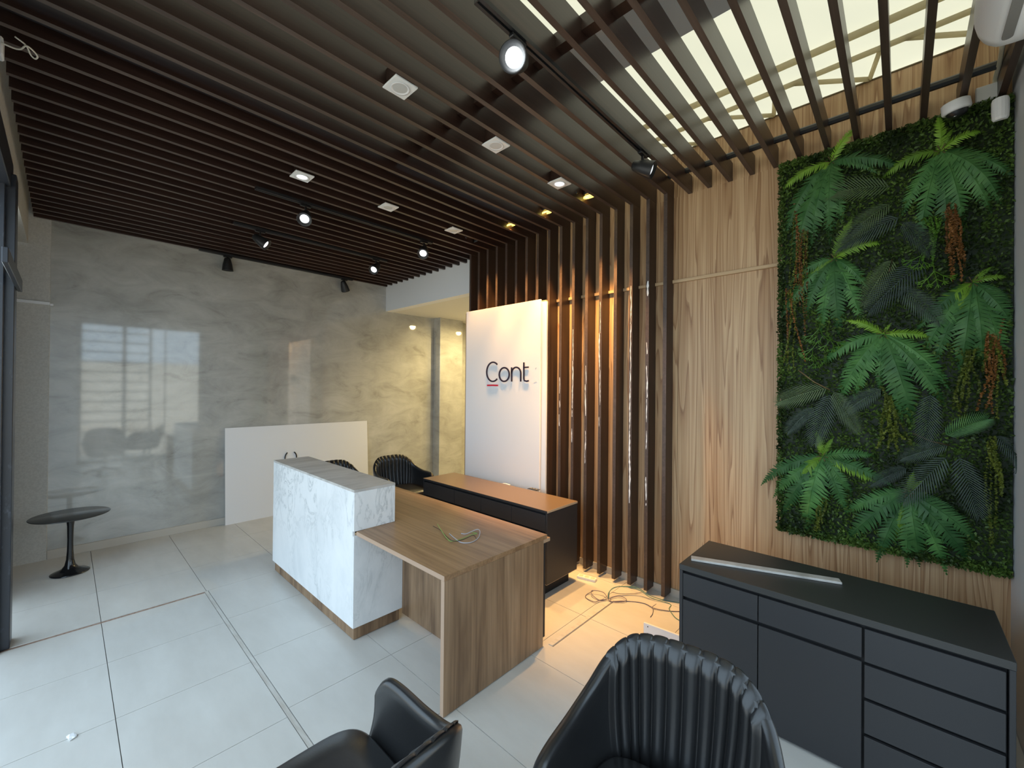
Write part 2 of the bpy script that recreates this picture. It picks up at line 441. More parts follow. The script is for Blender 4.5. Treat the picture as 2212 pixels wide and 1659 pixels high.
for x0, x1 in ((-3.82, -1.36), (-1.358, -0.22), (-0.218, XR)):
    box('panel', (x0, x1), (YB + 0.003, YB + 0.012), (3.2945, 3.66), 'oak_panel', wb)
box('panel_cap', (-3.82, XR), (YB - 0.002, YB + 0.05), (3.66, 3.668), 'stem_brown', wb)
struct(box('baseboard_back', (-3.82, XR), (YB - 0.014, YB), (0, 0.062), 'beige_skirting', bevel=0.002), 'beige baseboard at the foot of the oak wall')
struct(box('trim_3', (-2.75, -0.56), (YB - 0.022, YB), (2.580, 2.607), 'batten_wood', bevel=0.002), 'thin horizontal oak batten across the back wall')

# right wall with the full-height side opening
wr = empty_struct('wall_right', (0, 0, 0), 'white painted wall by the plant panel')
for nm, y, z in (('wall_section', (2.28, YB + 0.1), (-0.1, ZTOP)), ('wall_section', (-0.48, 0.18), (-0.1, ZTOP)), ('wall_section', (0.18, 2.28), (3.02, ZTOP))):
    box(nm, (XR, XR + 0.15), y, z, 'right_wall_paint', wr)
d2 = empty_struct('door_2', (XR, 0, 0), 'glazed side door with dark frame and horizontal bars')
for y0, y1 in ((0.18, 0.23), (0.86, 0.92), (1.31, 1.35), (1.58, 1.60), (2.23, 2.28)):
    box('mullion', (0.03, 0.08), (y0, y1), (0, 3.02), 'glass_dark_bar', d2)
for z0 in (0.0, 2.96):
    box('rail', (0.03, 0.08), (0.18, 2.28), (z0, z0 + 0.06), 'glass_dark_bar', d2)
for k in range(13):
    box('bar', (0.045, 0.065), (0.23, 1.33), (0.22 + k * 0.215, 0.245 + k * 0.215), 'glass_dark_bar', d2)

# front: lintel, dark door frame standing open
struct(box('wall_front', (-6.2, XR + 0.15), (-0.48, -0.252), (3.17, ZTOP), 'grey_paint'), 'grey lintel above the entrance')
box('lintel_drop', (-6.2, -4.36), (-0.48, -0.252), (3.03, 3.1695), 'grey_paint', bpy.data.objects['wall_front'])
d1 = empty_struct('door_1', (-4.25, -0.25, 0), 'dark weathered aluminium entrance frame at the edge of the picture')
box('post', (-0.10, 0.06), (-0.16, 0.022), (0.0, 3.06), 'dark_aluminium', d1, 0.004)
box('post', (0.06, 0.11), (-0.11, -0.02), (0.0, 3.06), 'dark_aluminium', d1, 0.004)
box('head_rail', (-0.10, 3.6), (-0.16, 0.0), (2.97, 3.17), 'dark_aluminium', d1, 0.004)
box('unseen_leaf', (-1.78, -0.78), (-0.21, -0.17), (0.01, 3.02), 'dark_aluminium', d1, 0.003)  # leaf out of view, added to darken the corner by the pillar
box('lock_rail', (-0.13, 0.9), (0.022, 0.045), (2.33, 2.41), 'dark_aluminium', d1, 0.003)

# white header and soffit over the rear passage
struct(box('wall_header', (XL, -3.81), (3.50, 3.62), (2.90, ZTOP), 'white_paint'), 'white header above the rear passage')
struct(box('ceiling_soffit', (XL, -2.0), (3.62, 7.1), (2.90, 2.96), 'soffit_white'), 'white soffit of the rear passage')
struct(box('wall_passage', (-3.83, -3.72), (3.56, 7.1), (-0.1, 2.9), 'soffit_white'), 'pale side wall of the rear passage')
struct(box('wall_rear', (XL, -3.7), (7.0, 7.1), (-0.1, 2.9), 'soffit_white'), 'pale end wall of the rear passage')

# upper ceiling: solid slab on the left, canvas roof on the right, grey beam between
struct(box('ceiling_slab', (XL - 0.15, -2.3), (-0.48, 3.62), (3.72, ZTOP), 'upper_ceiling_paint'), 'dark upper ceiling above the slats')
bY0, bY1 = on_z(1268, 48, 3.70)[1], on_z(1396, 88, 3.70)[1]

# ------------------------------------------------------------------ slatted ceiling and slatted wall
ceil = empty_struct('ceiling', (0, 0, ZS), 'dark walnut slats hung as an open ceiling')
xs_all = [-1.40 - PITCH_S * k for k in range(-12, 32)]
def slat_mesh(name, x0, x1, y0, y1, z0, z1, mat, edge_face):
    bm = bmesh.new(); bm_box(bm, x0, x1, y0, y1, z0, z1)
    me = bpy.data.meshes.new(name); bmesh.ops.recalc_face_normals(bm, faces=bm.faces); bm.to_mesh(me); bm.free(); me.materials.append(MATS[mat]); me.materials.append(MATS['slat_edge']); me.polygons[edge_face].material_index = 1; return me
me_long = slat_mesh('slat', -TS / 2, TS / 2, -0.22, 3.495, 0, DS, 'slat_walnut', 0)
me_wall = slat_mesh('slat', -TS / 2, TS / 2, -0.22, YB - 0.002, 0, DS, 'slat_walnut', 0)
for x in xs_all:
    if not (XL + 0.01 < x < XR - 0.01): continue
    o = bpy.data.objects.new('slat', me_long if x < -3.81 else me_wall)
    o.location = (x, 0, 0); link(o, ceil)
# cross battens that carry the slats
yb = on_z(1264, 60, 3.40)[1]
for y in (yb,):
    box('cross_batten', (XL, XR), (y - 0.03, y + 0.03), (DS - 0.055, DS + 0.02), 'slat_walnut', ceil)
box('cross_rail', (-1.38, XR), (3.275, 3.315), (0.105, 0.145), 'black_metal', ceil, 0.012)

ss = thing('slat_screen', (-2.6, YS, 0.03), 'row of dark walnut upright slats standing in front of the oak wall', 'slat screen')
me_up = slat_mesh('slat', -TS / 2, TS / 2, 0, DS - 0.002, 0, ZS - 0.031, 'slat_walnut_upright', 2)
up_x = [-1.40 - PITCH_S * k for k in range(17)]
for x in up_x:
    o = bpy.data.objects.new('slat', me_up); o.location = (x + 2.6, 0, 0); link(o, ss)
# daylight glints on some slat fronts, put in as ragged white strips
def glint(k, runs):
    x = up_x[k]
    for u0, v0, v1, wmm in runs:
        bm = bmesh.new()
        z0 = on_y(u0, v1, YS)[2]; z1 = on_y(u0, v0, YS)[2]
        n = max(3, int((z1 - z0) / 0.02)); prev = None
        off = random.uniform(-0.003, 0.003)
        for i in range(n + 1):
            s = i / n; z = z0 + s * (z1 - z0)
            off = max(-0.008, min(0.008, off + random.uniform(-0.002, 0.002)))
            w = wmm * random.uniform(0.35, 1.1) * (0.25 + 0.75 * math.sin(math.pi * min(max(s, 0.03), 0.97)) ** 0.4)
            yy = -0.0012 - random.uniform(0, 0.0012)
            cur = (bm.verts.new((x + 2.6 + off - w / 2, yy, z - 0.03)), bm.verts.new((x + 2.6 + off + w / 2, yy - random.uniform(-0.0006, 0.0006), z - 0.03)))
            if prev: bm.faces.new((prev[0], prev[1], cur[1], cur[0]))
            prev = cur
        finish('slat_glint', bm, 'slat_glint', ss)
glint(1, [(1396, 608, 640, 0.022), (1395, 740, 765, 0.009), (1394, 790, 860, 0.011), (1394, 862, 912, 0.007), (1393, 930, 970, 0.009), (1393, 1030, 1080, 0.012), (1392, 1086, 1092, 0.008)])
glint(2, [(1360, 618, 700, 0.008), (1359, 700, 800, 0.010), (1358, 800, 930, 0.010), (1357, 930, 1086, 0.015)])
glint(4, [(1293, 652, 720, 0.006), (1292, 720, 800, 0.011), (1291, 800, 875, 0.006), (1290, 900, 922, 0.005)])
glint(5, [(1262, 790, 830, 0.006), (1260, 830, 898, 0.010), (1259, 930, 1000, 0.009)])
glint(6, [(1234, 712, 780, 0.006), (1233, 780, 882, 0.010), (1232, 885, 900, 0.009), (1231, 925, 955, 0.010)])
glint(7, [(1206, 815, 850, 0.007), (1205, 865, 880, 0.008), (1204, 895, 920, 0.009)])

# ------------------------------------------------------------------ canvas roof over the right side
cr = empty_struct('roof_canvas', (0, 0, 3.695), 'cream translucent canvas stretched over the right side')
def canvas(y0, y1):
    nx, ny = 40, 40; V, F = [], []
    for j in range(ny + 1):
        for i in range(nx + 1):
            x = -2.3 + (XR + 0.1 + 2.3) * i / nx; y = y0 + (y1 - y0) * j / ny
            z = 0.006 * math.sin(x * 7 + y * 3) * math.sin(y * 5) + 0.004 * math.sin(x * 15 - y * 11)
            V.append((x, y, z))
    for j in range(ny):
        for i in range(nx):
            a = j * (nx + 1) + i; F.append((a, a + 1, a + nx + 2, a + nx + 1))
    meshobj('canvas_sheet', V, F, 'cream_canvas', cr, True)
canvas(-0.48, 3.60)
struct(box('trim_4', (-2.3, XR), (bY0, bY1), (3.61, 3.68), 'beam_grey'), 'grey beam under the canvas roof')
# truss tubes wrapped under the cloth near the wall
def tt(pts, r): tube('truss_tube', [(p[0], p[1], p[2] - 3.695) for p in pts], r, 'cream_tube', cr, 8)
def cpt(u, v): return on_z(u, v, 3.668)
a0, a1 = cpt(1496, 227), cpt(2012, 7)
yA = (a0[1] + a1[1]) / 2
yB_ = cpt(1440 + 1000 / 2.865, 430 / 2.865)[1]
tt([(-2.2, yA, 3.668), (XR, yA, 3.668)], 0.020)
tt([(-2.2, yB_, 3.668), (XR, yB_, 3.668)], 0.016)
x_ = -1.55
while x_ < XR - 0.3:
    tt([(x_, yB_, 3.668), (x_ + 0.36, 3.43, 3.668)], 0.014)
    tt([(x_ + 0.36, 3.43, 3.668), (x_ + 0.42, yB_, 3.668)], 0.013)
    x_ += 0.52

# ------------------------------------------------------------------ outside (seen in reflections only)
struct(box('ground', (-30, 30), (-30, 12), (-0.30, -0.121), 'pavement'), 'street paving outside')
struct(box('wall_sky_block', (12.0, 12.2), (-10, 16), (-0.12, 2.6), 'sky_block_paint'), 'added wall across the side lane, cutting the sky light')  # wall added to hold back sky light at the side opening

# ------------------------------------------------------------------ reception desk
DX0, DX1, DXM = -4.25, -1.72, -2.672      # left end, right end, marble end
DY0, DYH, DYM, DY1 = 1.325, 1.635, 1.705, 2.20
desk = thing('reception_desk', (-2.9, 1.7, 0), 'reception desk with marble-look raised counter and long walnut worktop', 'desk')
def D(name, x, y, z, mat, bev=0.0015, par=desk):
    return box(name, (x[0] + 2.9, x[1] + 2.9), (y[0] - 1.7, y[1] - 1.7), z, mat, par, bev)
D('counter_front', (DX0, DXM - 0.0185), (DY0, DY0 + 0.018), (0.086, 0.9965), 'marble')
D('counter_end', (DXM - 0.018, DXM), (DY0 + 0.001, DYM), (0.086, 0.703), 'marble')
D('counter_end', (DXM - 0.018, DXM), (DY0 + 0.001, DYH), (0.7345, 0.9965), 'marble')
D('counter_end', (DX0, DX0 + 0.018), (DY0 + 0.019, DYH), (0.086, 0.9965), 'marble')
D('counter_back', (DX0 + 0.019, DXM - 0.019), (DYH - 0.018, DYH), (0.7345, 0.9965), 'marble')
D('counter_top', (DX0 - 0.001, DXM + 0.001), (DY0 - 0.001, DYH + 0.001), (0.997, 1.014), 'marble_streak')
D('plinth', (DX0 + 0.03, DXM - 0.012), (DY0 + 0.012, DYM - 0.02), (0.004, 0.085), 'desk_side_wood')
bm = bmesh.new()
for x in (-4.1, -3.2, -2.74):
    for y in (1.40, 1.66):
        bmesh.ops.create_cone(bm, cap_ends=True, segments=12, radius1=0.018, radius2=0.015, depth=0.006, matrix=Matrix.Translation((x + 2.9, y - 1.7, 0.003)))
finish('glide', bm, 'black_plastic', desk)
# worktop: L-shaped board running under the raised counter
out = [(DXM + 0.0005, 1.345), (DX1, 1.345), (DX1, DY1), (DX0 + 0.02, DY1), (DX0 + 0.02, DYM - 0.06), (DXM + 0.0005, DYM - 0.06)]
bm = bmesh.new()
lo = [bm.verts.new((x + 2.9, y - 1.7, 0.706)) for x, y in out]; hi = [bm.verts.new((x + 2.9, y - 1.7, 0.734)) for x, y in out]
bm.faces.new(lo[::-1]); bm.faces.new(hi)
for i in range(6): bm.faces.new((lo[i], lo[(i + 1) % 6], hi[(i + 1) % 6], hi[i]))
wt = finish('worktop', bm, 'desk_top_wood', desk, 0.001)
box('edge_band', (DXM + 2.9 + 0.001, DX1 + 2.9 - 0.001), (1.3442 - 1.7, 1.3452 - 1.7), (0.7072, 0.7328), 'edge_band', wt)
D('end_panel', (DX1 - 0.030, DX1 - 0.001), (1.347, 2.165), (0.004, 0.7055), 'desk_side_wood')
ep = desk.children[-1]
box('edge_band', (DX1 + 2.9 - 0.029, DX1 + 2.9 - 0.002), (1.3459 - 1.7, 1.3469 - 1.7), (0.005, 0.705), 'edge_band', ep)
D('modesty_panel', (DXM + 0.001, DX1 - 0.031), (DYM - 0.005, DYM + 0.013), (0.05, 0.7055), 'desk_side_wood')
D('support_leg', (DX1 - 0.030, DX1 - 0.004), (2.166, 2.188), (0.06, 0.68), 'groove_black')
D('support_bracket', (DX1 - 0.030, DX1 - 0.002), (2.166, 2.235), (0.682, 0.7055), 'walnut_edge')

# ------------------------------------------------------------------ rear credenza under the sign
c1 = thing('credenza', (-2.94, 2.88, 0), 'low black credenza with a brownish reflection painted on its top standing behind the desk under the sign', 'cabinet')
def C1(name, x, y, z, mat, bev=0.0015, par=c1):
    return box(name, (x[0] + 2.94, x[1] + 2.94), (y[0] - 2.88, y[1] - 2.88), z, mat, par, bev)
C1('carcass', (-3.79, -2.108), (2.70, 3.10), (0.115, 0.690), 'groove_black')
C1('top', (-3.80, -2.089), (2.668, 3.10), (0.691, 0.7095), 'brown_reflection_top')  # brownish reflection is put into the base colour of this top
tp = c1.children[-1]
C1('front_lip', (-3.80, -2.089), (2.6655, 2.6675), (0.691, 0.709), 'black_laminate', 0, tp)
C1('edge_band', (-2.0885, -2.0875), (2.669, 3.099), (0.6915, 0.709), 'chipboard_edge', 0, tp)
C1('end_panel', (-2.107, -2.0885), (2.670, 3.098), (0.112, 0.6905), 'black_laminate')
C1('edge_band', (-2.1065, -2.089), (2.671, 3.097), (0.109, 0.1115), 'chipboard_edge', 0, c1.children[-1])
C1('end_panel', (-3.80, -3.791), (2.670, 3.098), (0.112, 0.6905), 'black_laminate')
lines = [-3.789, -3.272, -2.880, -2.487, -2.109]
for i in range(4):
    C1('drawer', (lines[i] + 0.002, lines[i + 1] - 0.002), (2.672, 2.690), (0.535, 0.672), 'black_laminate')
    C1('door', (lines[i] + 0.002, lines[i + 1] - 0.002), (2.672, 2.690), (0.116, 0.512), 'black_laminate')
C1('plinth', (-3.70, -2.15), (2.73, 3.06), (0.0, 0.1145), 'groove_black')
# things lying on it
p = on_z(1153, 1057, 0.7095)
q = thing('cable_outlet', (p[0], p[1], 0.7096), 'small black outlet plate lying on the credenza top', 'outlet')
box('plate', (-0.06, 0.06), (-0.03, 0.03), (0, 0.004), 'black_plastic', q, 0.002)
for dx in (-0.035, 0.0, 0.035):
    lathe('socket', [(0.0, 0.0045), (0.012, 0.0045), (0.014, 0.007), (0.009, 0.007), (0.008, 0.005), (0, 0.005)], 'grey_slot', q, 16, (dx, 0, 0))
p = on_z(1094, 1046, 0.7095)
tag(extrude_xz('paper_strip', [(-0.05, 0), (0.05, 0), (0.05, 0.0015), (0.0, 0.006), (-0.05, 0.0015)], -0.008, 0.008, 'white_plastic', loc=(p[0], p[1], 0.7097)), 'thin white paper strip on the credenza top', 'paper')

# ------------------------------------------------------------------ sign board
sg = thing('sign_board', (-3.19, 3.25, 0.0), 'tall white sign board with dark raised letters and red underline', 'sign')
def S(name, x, y, z, mat, bev=0.0015): return box(name, (x[0] + 3.19, x[1] + 3.19), (y[0] - 3.25, y[1] - 3.25), z, mat, sg, bev)
YSG = 3.222
S('front_board', (-3.752, -2.628), (YSG, 3.242), (0.02, 2.588), 'sign_white')
S('second_board', (-3.70, -2.572), (3.252, 3.272), (0.02, 2.565), 'sign_white')
S('backing_board', (-3.825, -2.60), (3.274, 3.302), (0.02, 2.585), 'mdf')
def zp(a, b_): # crop pixels of the sign lettering -> x, z on the board
    p = on_y(820 + a / 5.53, 540 + b_ / 5.53, YSG - 0.014); return np.array([p[0], p[2]])
def stroke(name, pts, w, mat, closed=False):
    P = [np.array(p) for p in pts]; n = len(P); L, R_ = [], []
    for i in range(n):
        if closed: tn = P[(i + 1) % n] - P[i - 1]
        else: tn = P[min(i + 1, n - 1)] - P[max(i - 1, 0)]
        tn = tn / np.linalg.norm(tn); nn = np.array([-tn[1], tn[0]])
        L.append(P[i] + nn * w / 2); R_.append(P[i] - nn * w / 2)
    V = []
    for y in (YSG - 0.011, YSG - 0.004):
        for a, b_ in zip(L, R_): V += [(a[0] + 3.19, y - 3.25, a[1]), (b_[0] + 3.19, y - 3.25, b_[1])]
    F = []; m_ = 2 * n
    for i in range(n if closed else n - 1):
        j = (i + 1) % n
        F += [(2 * i, 2 * i + 1, 2 * j + 1, 2 * j), (m_ + 2 * i, m_ + 2 * j, m_ + 2 * j + 1, m_ + 2 * i + 1),
              (2 * i, 2 * j, m_ + 2 * j, m_ + 2 * i), (2 * i + 1, m_ + 2 * i + 1, m_ + 2 * j + 1, 2 * j + 1)]
    if not closed:
        F += [(0, m_, m_ + 1, 1), (2 * n - 2, 2 * n - 1, m_ + 2 * n - 1, m_ + 2 * n - 2)]
    return V, F
def letter(name, parts, mat):
    V, F = [], []
    for pts, w, closed in parts:
        v, f = stroke(name, pts, w, mat, closed); k = len(V); V += v; F += [tuple(i + k for i in q) for q in f]
    o = meshobj(name, V, F, mat, sg)
    bm = bmesh.new(); bm.from_mesh(o.data); bmesh.ops.recalc_face_normals(bm, faces=bm.faces); bm.to_mesh(o.data); bm.free()
    return o
def ell(c, rx, rz, a0, a1, n=28): return [c + np.array([rx * math.cos(math.radians(a)), rz * math.sin(math.radians(a))]) for a in np.linspace(a0, a1, n)]
wS = 0.0165
cl, cr_, ct, cb = zp(1274, 1455), zp(1412, 1455), zp(1345, 1341), zp(1345, 1570)
cc = np.array([cl[0] + (ct[1] - cb[1]) * 0.47, (ct[1] + cb[1]) / 2]); rzC = (ct[1] - cb[1]) / 2
letter('letter', [(ell(cc, cc[0] - cl[0], rzC, 48, 312), wS, False)], 'navy_acrylic')
ol, or_, ot, ob = zp(1424, 1490), zp(1543, 1490), zp(1484, 1406), zp(1484, 1570)
oc = np.array([(ol[0] + or_[0]) / 2, (ot[1] + ob[1]) / 2])
letter('letter', [(ell(oc, (or_[0] - ol[0]) / 2, (ot[1] - ob[1]) / 2, 0, 348, 32), wS, True)], 'navy_acrylic')
n0, n1, n2 = zp(1572, 1402), zp(1572, 1572), zp(1680, 1572)
rx = (n2[0] - n0[0]) / 2; ac = np.array([n0[0] + rx, n0[1] - rx * 1.02])
letter('letter', [([n0, (n0 + n1) / 2, n1], wS, False), (ell(ac, rx, rx * 1.0, 178, 0, 18) + [np.array([n2[0], n2[1]])], wS, False)], 'navy_acrylic')
t0, t1 = zp(1718, 1342), zp(1718, 1535); t2 = zp(1775, 1562); tb0, tb1 = zp(1718, 1404), zp(1775, 1400)
letter('letter', [([t0, (t0 + t1) / 2, t1, t1 + np.array([0.006, -0.022]), (t1 + t2) / 2 + np.array([0.008, -0.017]), t2], wS, False), ([tb0, (tb0 + tb1) / 2, tb1], wS * 0.9, False)], 'navy_acrylic')
r0, r1 = zp(1279, 1617), zp(1408, 1614)
letter('underline', [([r0, (r0 + r1) / 2, np.array([r1[0], r0[1]])], 0.016, False)], 'red_acrylic')
# scuffs where letters were removed
for a, b_, c_, d_ in ((1848, 1416, 1862, 1402), (1832, 1585, 1866, 1570)):
    letter('glue_mark', [([zp(a, b_), (zp(a, b_) + zp(c_, d_)) / 2, zp(c_, d_)], 0.006, False)], 'sign_scuff').location.y = 0.0097

# ------------------------------------------------------------------ white board leaning on the cement wall
lb = thing('leaning_board', (-5.995, 2.27, 0), 'wide glossy white board leaning against the cement wall', 'board')
V = []; F = []
tilt = 0.045
def lbp(y, z, d=0.0): return (-tilt * z / 1.17 + d, y - 2.27, z)
crn = [(1.34, 0.0), (3.20, 0.0), (3.185, 1.165), (1.335, 1.175)]
V = [lbp(y, z, 0.0) for y, z in crn] + [lbp(y, z, 0.012) for y, z in crn]
F = [(0, 1, 2, 3), (7, 6, 5, 4), (0, 4, 5, 1), (1, 5, 6, 2), (2, 6, 7, 3), (3, 7, 4, 0)]
o = meshobj('board', V, F, 'white_board', lb)
bm = bmesh.new(); bm.from_mesh(o.data); bmesh.ops.recalc_face_normals(bm, faces=bm.faces); bm.to_mesh(o.data); bm.free()
pl_, pr_ = on_x(616.5, 985, -5.99), on_x(641.5, 983, -5.99)
ym, zm, ry = (pl_[1] + pr_[1]) / 2, pl_[2] - 0.03, (pr_[1] - pl_[1]) / 2
pts = [lbp(ym + ry * math.cos(math.radians(a)), zm + ry * 1.15 * math.sin(math.radians(a)), 0.017) for a in np.linspace(125, 415, 26)]
tube('letter', pts, 0.008, 'black_acrylic', lb, 6)

# ------------------------------------------------------------------ black credenza in front (right)
Y0 = 2.398
c2 = thing('sideboard', (-0.31, 2.65, 0), 'long black sideboard with drawers and doors in front of the plant panel', 'cabinet')
def C2(name, x, y, z, mat, bev=0.0015, par=c2):
    return box(name, (x[0] + 0.31, x[1] + 0.31), (y[0] - 2.65, y[1] - 2.65), z, mat, par, bev)
C2('carcass', (-0.903, 0.296), (2.43, 2.88), (0.012, 0.683), 'groove_black')
C2('top', (-0.922, 0.315), (Y0, 2.898), (0.684, 0.716), 'black_laminate_top', 0.002)
C2('side_panel', (-0.921, -0.904), (Y0 + 0.002, 2.895), (0.0, 0.6835), 'black_laminate')
C2('side_panel', (0.297, 0.314), (Y0 + 0.002, 2.895), (0.0, 0.6835), 'black_laminate')
for x0, x1 in ((-0.902, -0.5285), (-0.5245, -0.1235)):
    C2('drawer', (x0, x1), (Y0 + 0.004, Y0 + 0.022), (0.538, 0.668), 'black_laminate')
    C2('door', (x0, x1), (Y0 + 0.004, Y0 + 0.022), (0.015, 0.520), 'black_laminate')
for z0, z1 in ((0.525, 0.668), (0.369, 0.511), (0.213, 0.355), (0.057, 0.199)):
    C2('drawer', (-0.1145, 0.290), (Y0 + 0.004, Y0 + 0.022), (z0, z1), 'black_laminate')
# marble strip on it
p0, p1 = on_z(1493, 1208, 0.716), on_z(1816, 1259, 0.716)
dv = p1 - p0; L = np.linalg.norm(dv); an = math.atan2(dv[1], dv[0])
o = box('stone_strip', (0, L), (-0.026, 0.026), (0, 0.012), 'marble_streak', None, 0.002)
o.location = (p0[0], p0[1], 0.7165); o.rotation_euler = (0, 0, an)
tag(o, 'narrow pale marble strip lying on the black sideboard', 'strip')

# ------------------------------------------------------------------ chairs
def build_chair():
    t = bpy.data.objects.new('armchair', None); link(t)
    rimP = [(-0.325, 0.0, .825), (-0.32, 0.10, .823), (-0.298, 0.188, .805), (-0.240, 0.256, .750), (-0.145, 0.290, .685), (-0.02, 0.303, .658), (0.13, 0.303, .658), (0.262, 0.293, .652)]
    basP = [(-0.245, 0.0), (-0.242, 0.085), (-0.225, 0.150), (-0.172, 0.207), (-0.088, 0.236), (0.01, 0.247), (0.13, 0.247), (0.245, 0.240)]
    R1 = np.array(catmull(rimP, 7)); B1 = np.array(catmull([(x, y, 0.40) for x, y in basP], 7))
    mir = np.array([1, -1, 1.0])
    R_ = np.vstack([(R1 * mir)[::-1][:-1], R1]); B_ = np.vstack([(B1 * mir)[::-1][:-1], B1])
    n = len(R_); th = 0.040; ns = 11
    T = np.linspace(-1, 1, n)
    # round the arm tips down
    for i in range(n):
        e = max(0.0, (abs(T[i]) - 0.90) / 0.10); R_[i, 2] -= 0.055 * e * e; R_[i, 0] -= 0.015 * e * e
    def nrm(A, i):
        d = A[min(i + 1, n - 1)] - A[max(i - 1, 0)]; v = np.array([-d[1], d[0], 0.0]); v /= np.linalg.norm(v)
        return v if v @ (np.array([0.02, 0, 0]) - A[i]) * 1 > 0 else -v
    def prof(i):
        pts = []
        q = nrm(R_, i)
        for s in np.linspace(0, 1, ns):
            p = B_[i] * (1 - s) + R_[i] * s
            p = p - q * 0.018 * math.sin(math.pi * s) ; pts.append(p)
        for a in np.linspace(0, math.pi, 6)[1:-1]:
            pts.append(R_[i] + q * (th / 2) * (1 - math.cos(a)) + np.array([0, 0, th / 2 * math.sin(a)]))
        for s in np.linspace(1, 0.05, ns):
            p = B_[i] * (1 - s) + R_[i] * s
            p = p - q * 0.018 * math.sin(math.pi * s) + q * th; pts.append(p)
        return pts
    V, F = [], []; m_ = 0
    for i in range(n):
        pp = prof(i); m_ = len(pp); V += pp
    for i in range(n - 1):
        for k in range(m_ - 1):
            a = i * m_ + k; F.append((a, a + 1, a + m_ + 1, a + m_))
    F.append(tuple(range(m_))); F.append(tuple((n - 1) * m_ + k for k in range(m_ - 1, -1, -1)))
    o = meshobj('shell', V, F, 'black_leather', t, True)
    bm = bmesh.new(); bm.from_mesh(o.data); bmesh.ops.recalc_face_normals(bm, faces=bm.faces); bm.to_mesh(o.data); bm.free()
    # ribbed back pad, its channels running up over the rim
    lim = 0.46; nch = 12; per = 12; nt_ = nch * per + 1; V, F = [], []
    Ssteps = list(np.linspace(0.10, 0.97, 14)); m_ = len(Ssteps) + 3
    def at(A, tt):
        f = (tt + 1) / 2 * (n - 1); i = min(int(f), n - 2); return A[i] * (1 - (f - i)) + A[i + 1] * (f - i)
    for k in range(nt_):
        tt = -lim + 2 * lim * k / (nt_ - 1)
        dd = at(R_, min(1, tt + 0.03)) - at(R_, max(-1, tt - 0.03)); q = np.array([-dd[1], dd[0], 0.0]); q /= np.linalg.norm(q)
        if q @ (np.array([0.02, 0, 0]) - at(R_, tt)) < 0: q = -q
        r_, b_ = at(R_, tt), at(B_, tt)
        rib = abs(math.sin(math.pi * (k % per) / per)) ** 0.3
        edge = min(1.0, (1 - abs(tt) / lim) / 0.06)
        for s in Ssteps:
            fade = min(1.0, (s - 0.10) / 0.08)
            off = th - 0.004 + (0.001 + 0.025 * rib) * edge * max(fade, 0)
            V.append(b_ * (1 - s) + r_ * s - q * 0.018 * math.sin(math.pi * s) + q * off)
        for a, zz in ((0.72, 0.014), (0.5, 0.021), (0.30, 0.0195)):
            V.append(r_ + q * th * a + np.array([0, 0, zz + (0.006 * rib * edge) - (0.0 if edge > 0.5 else 0.004)]))
    for k in range(nt_ - 1):
        for j in range(m_ - 1):
            a = k * m_ + j; F.append((a, a + 1, a + m_ + 1, a + m_))
    meshobj('back_pad', V, F, 'black_leather', t, True)
    # seat cushion and pan
    def slab(name, ax0, ax1, hw, z0, z1, mat, rnd):
        V, F = [], []; N = 48; lv = [(1 - rnd, z0), (1 - rnd * 0.35, z0 + (z1 - z0) * 0.15), (1.0, (z0 + z1) / 2), (1 - rnd * 0.35, z1 - (z1 - z0) * 0.15), (1 - rnd * 1.2, z1), (0.55, z1 + 0.010)]
        for sc, z in lv:
            for k in range(N):
                a = 2 * math.pi * k / N; c, s = math.cos(a), math.sin(a)
                e = 0.42
                x = math.copysign(abs(c) ** e, c) * (ax1 - ax0) / 2 * sc + (ax0 + ax1) / 2; y = math.copysign(abs(s) ** e, s) * hw * sc
                V.append((x, y, z))
        for j in range(len(lv) - 1):
            for k in range(N): F.append((j * N + k, j * N + (k + 1) % N, (j + 1) * N + (k + 1) % N, (j + 1) * N + k))
        F.append(tuple(range(N - 1, -1, -1))); F.append(tuple((len(lv) - 1) * N + k for k in range(N)))
        return meshobj(name, V, F, mat, t, True)
    slab('seat_pan', -0.24, 0.25, 0.247, 0.345, 0.415, 'black_leather', 0.10)
    slab('seat_cushion', -0.185, 0.325, 0.232, 0.405, 0.503, 'black_leather', 0.08)
    lathe('column', [(0.0, 0.345), (0.075, 0.345), (0.08, 0.33), (0.03, 0.315), (0.026, 0.20), (0.034, 0.19), (0.034, 0.075), (0.0, 0.075)], 'black_metal', t, 24)
    for k in range(5):
        a = 2 * math.pi * k / 5 + 0.3
        ca, sa = math.cos(a), math.sin(a)
        pts = [(0.02 * ca, 0.02 * sa, 0.095), (0.12 * ca, 0.12 * sa, 0.085), (0.27 * ca, 0.27 * sa, 0.060)]
        leg = tube('leg', catmull(pts, 4), [0.024] * 3 + [0.021] * 3 + [0.018] * 3, 'black_metal', t, 8)
        w = lathe('caster', [(0.0, -0.012), (0.024, -0.012), (0.027, -0.006), (0.027, 0.006), (0.024, 0.012), (0.0, 0.012)], 'black_plastic', leg, 16,
                  mtx=Matrix.Translation((0.27 * ca, 0.27 * sa, 0.027)) @ Matrix.Rotation(a + 0.8, 4, 'Z') @ Matrix.Rotation(math.pi / 2, 4, 'X'))
        tube('caster_stem', [(0.265 * ca, 0.265 * sa, 0.03), (0.265 * ca, 0.265 * sa, 0.058)], 0.008, 'black_metal', leg, 6)
    return t
ch = build_chair()
spots = [(-0.485, 1.14, -81, 'black leather armchair facing us before the black sideboard, ribbed back in full view'),
         (-1.145, 0.52, 180, 'black leather armchair seen over its back, cut off by the bottom edge'),
         (-4.33, 2.745, -4, 'black ribbed armchair between the desk and the cement wall, beside the credenza'),
         (-4.47, 2.08, 2, 'black ribbed armchair mostly hidden behind the marble counter')]
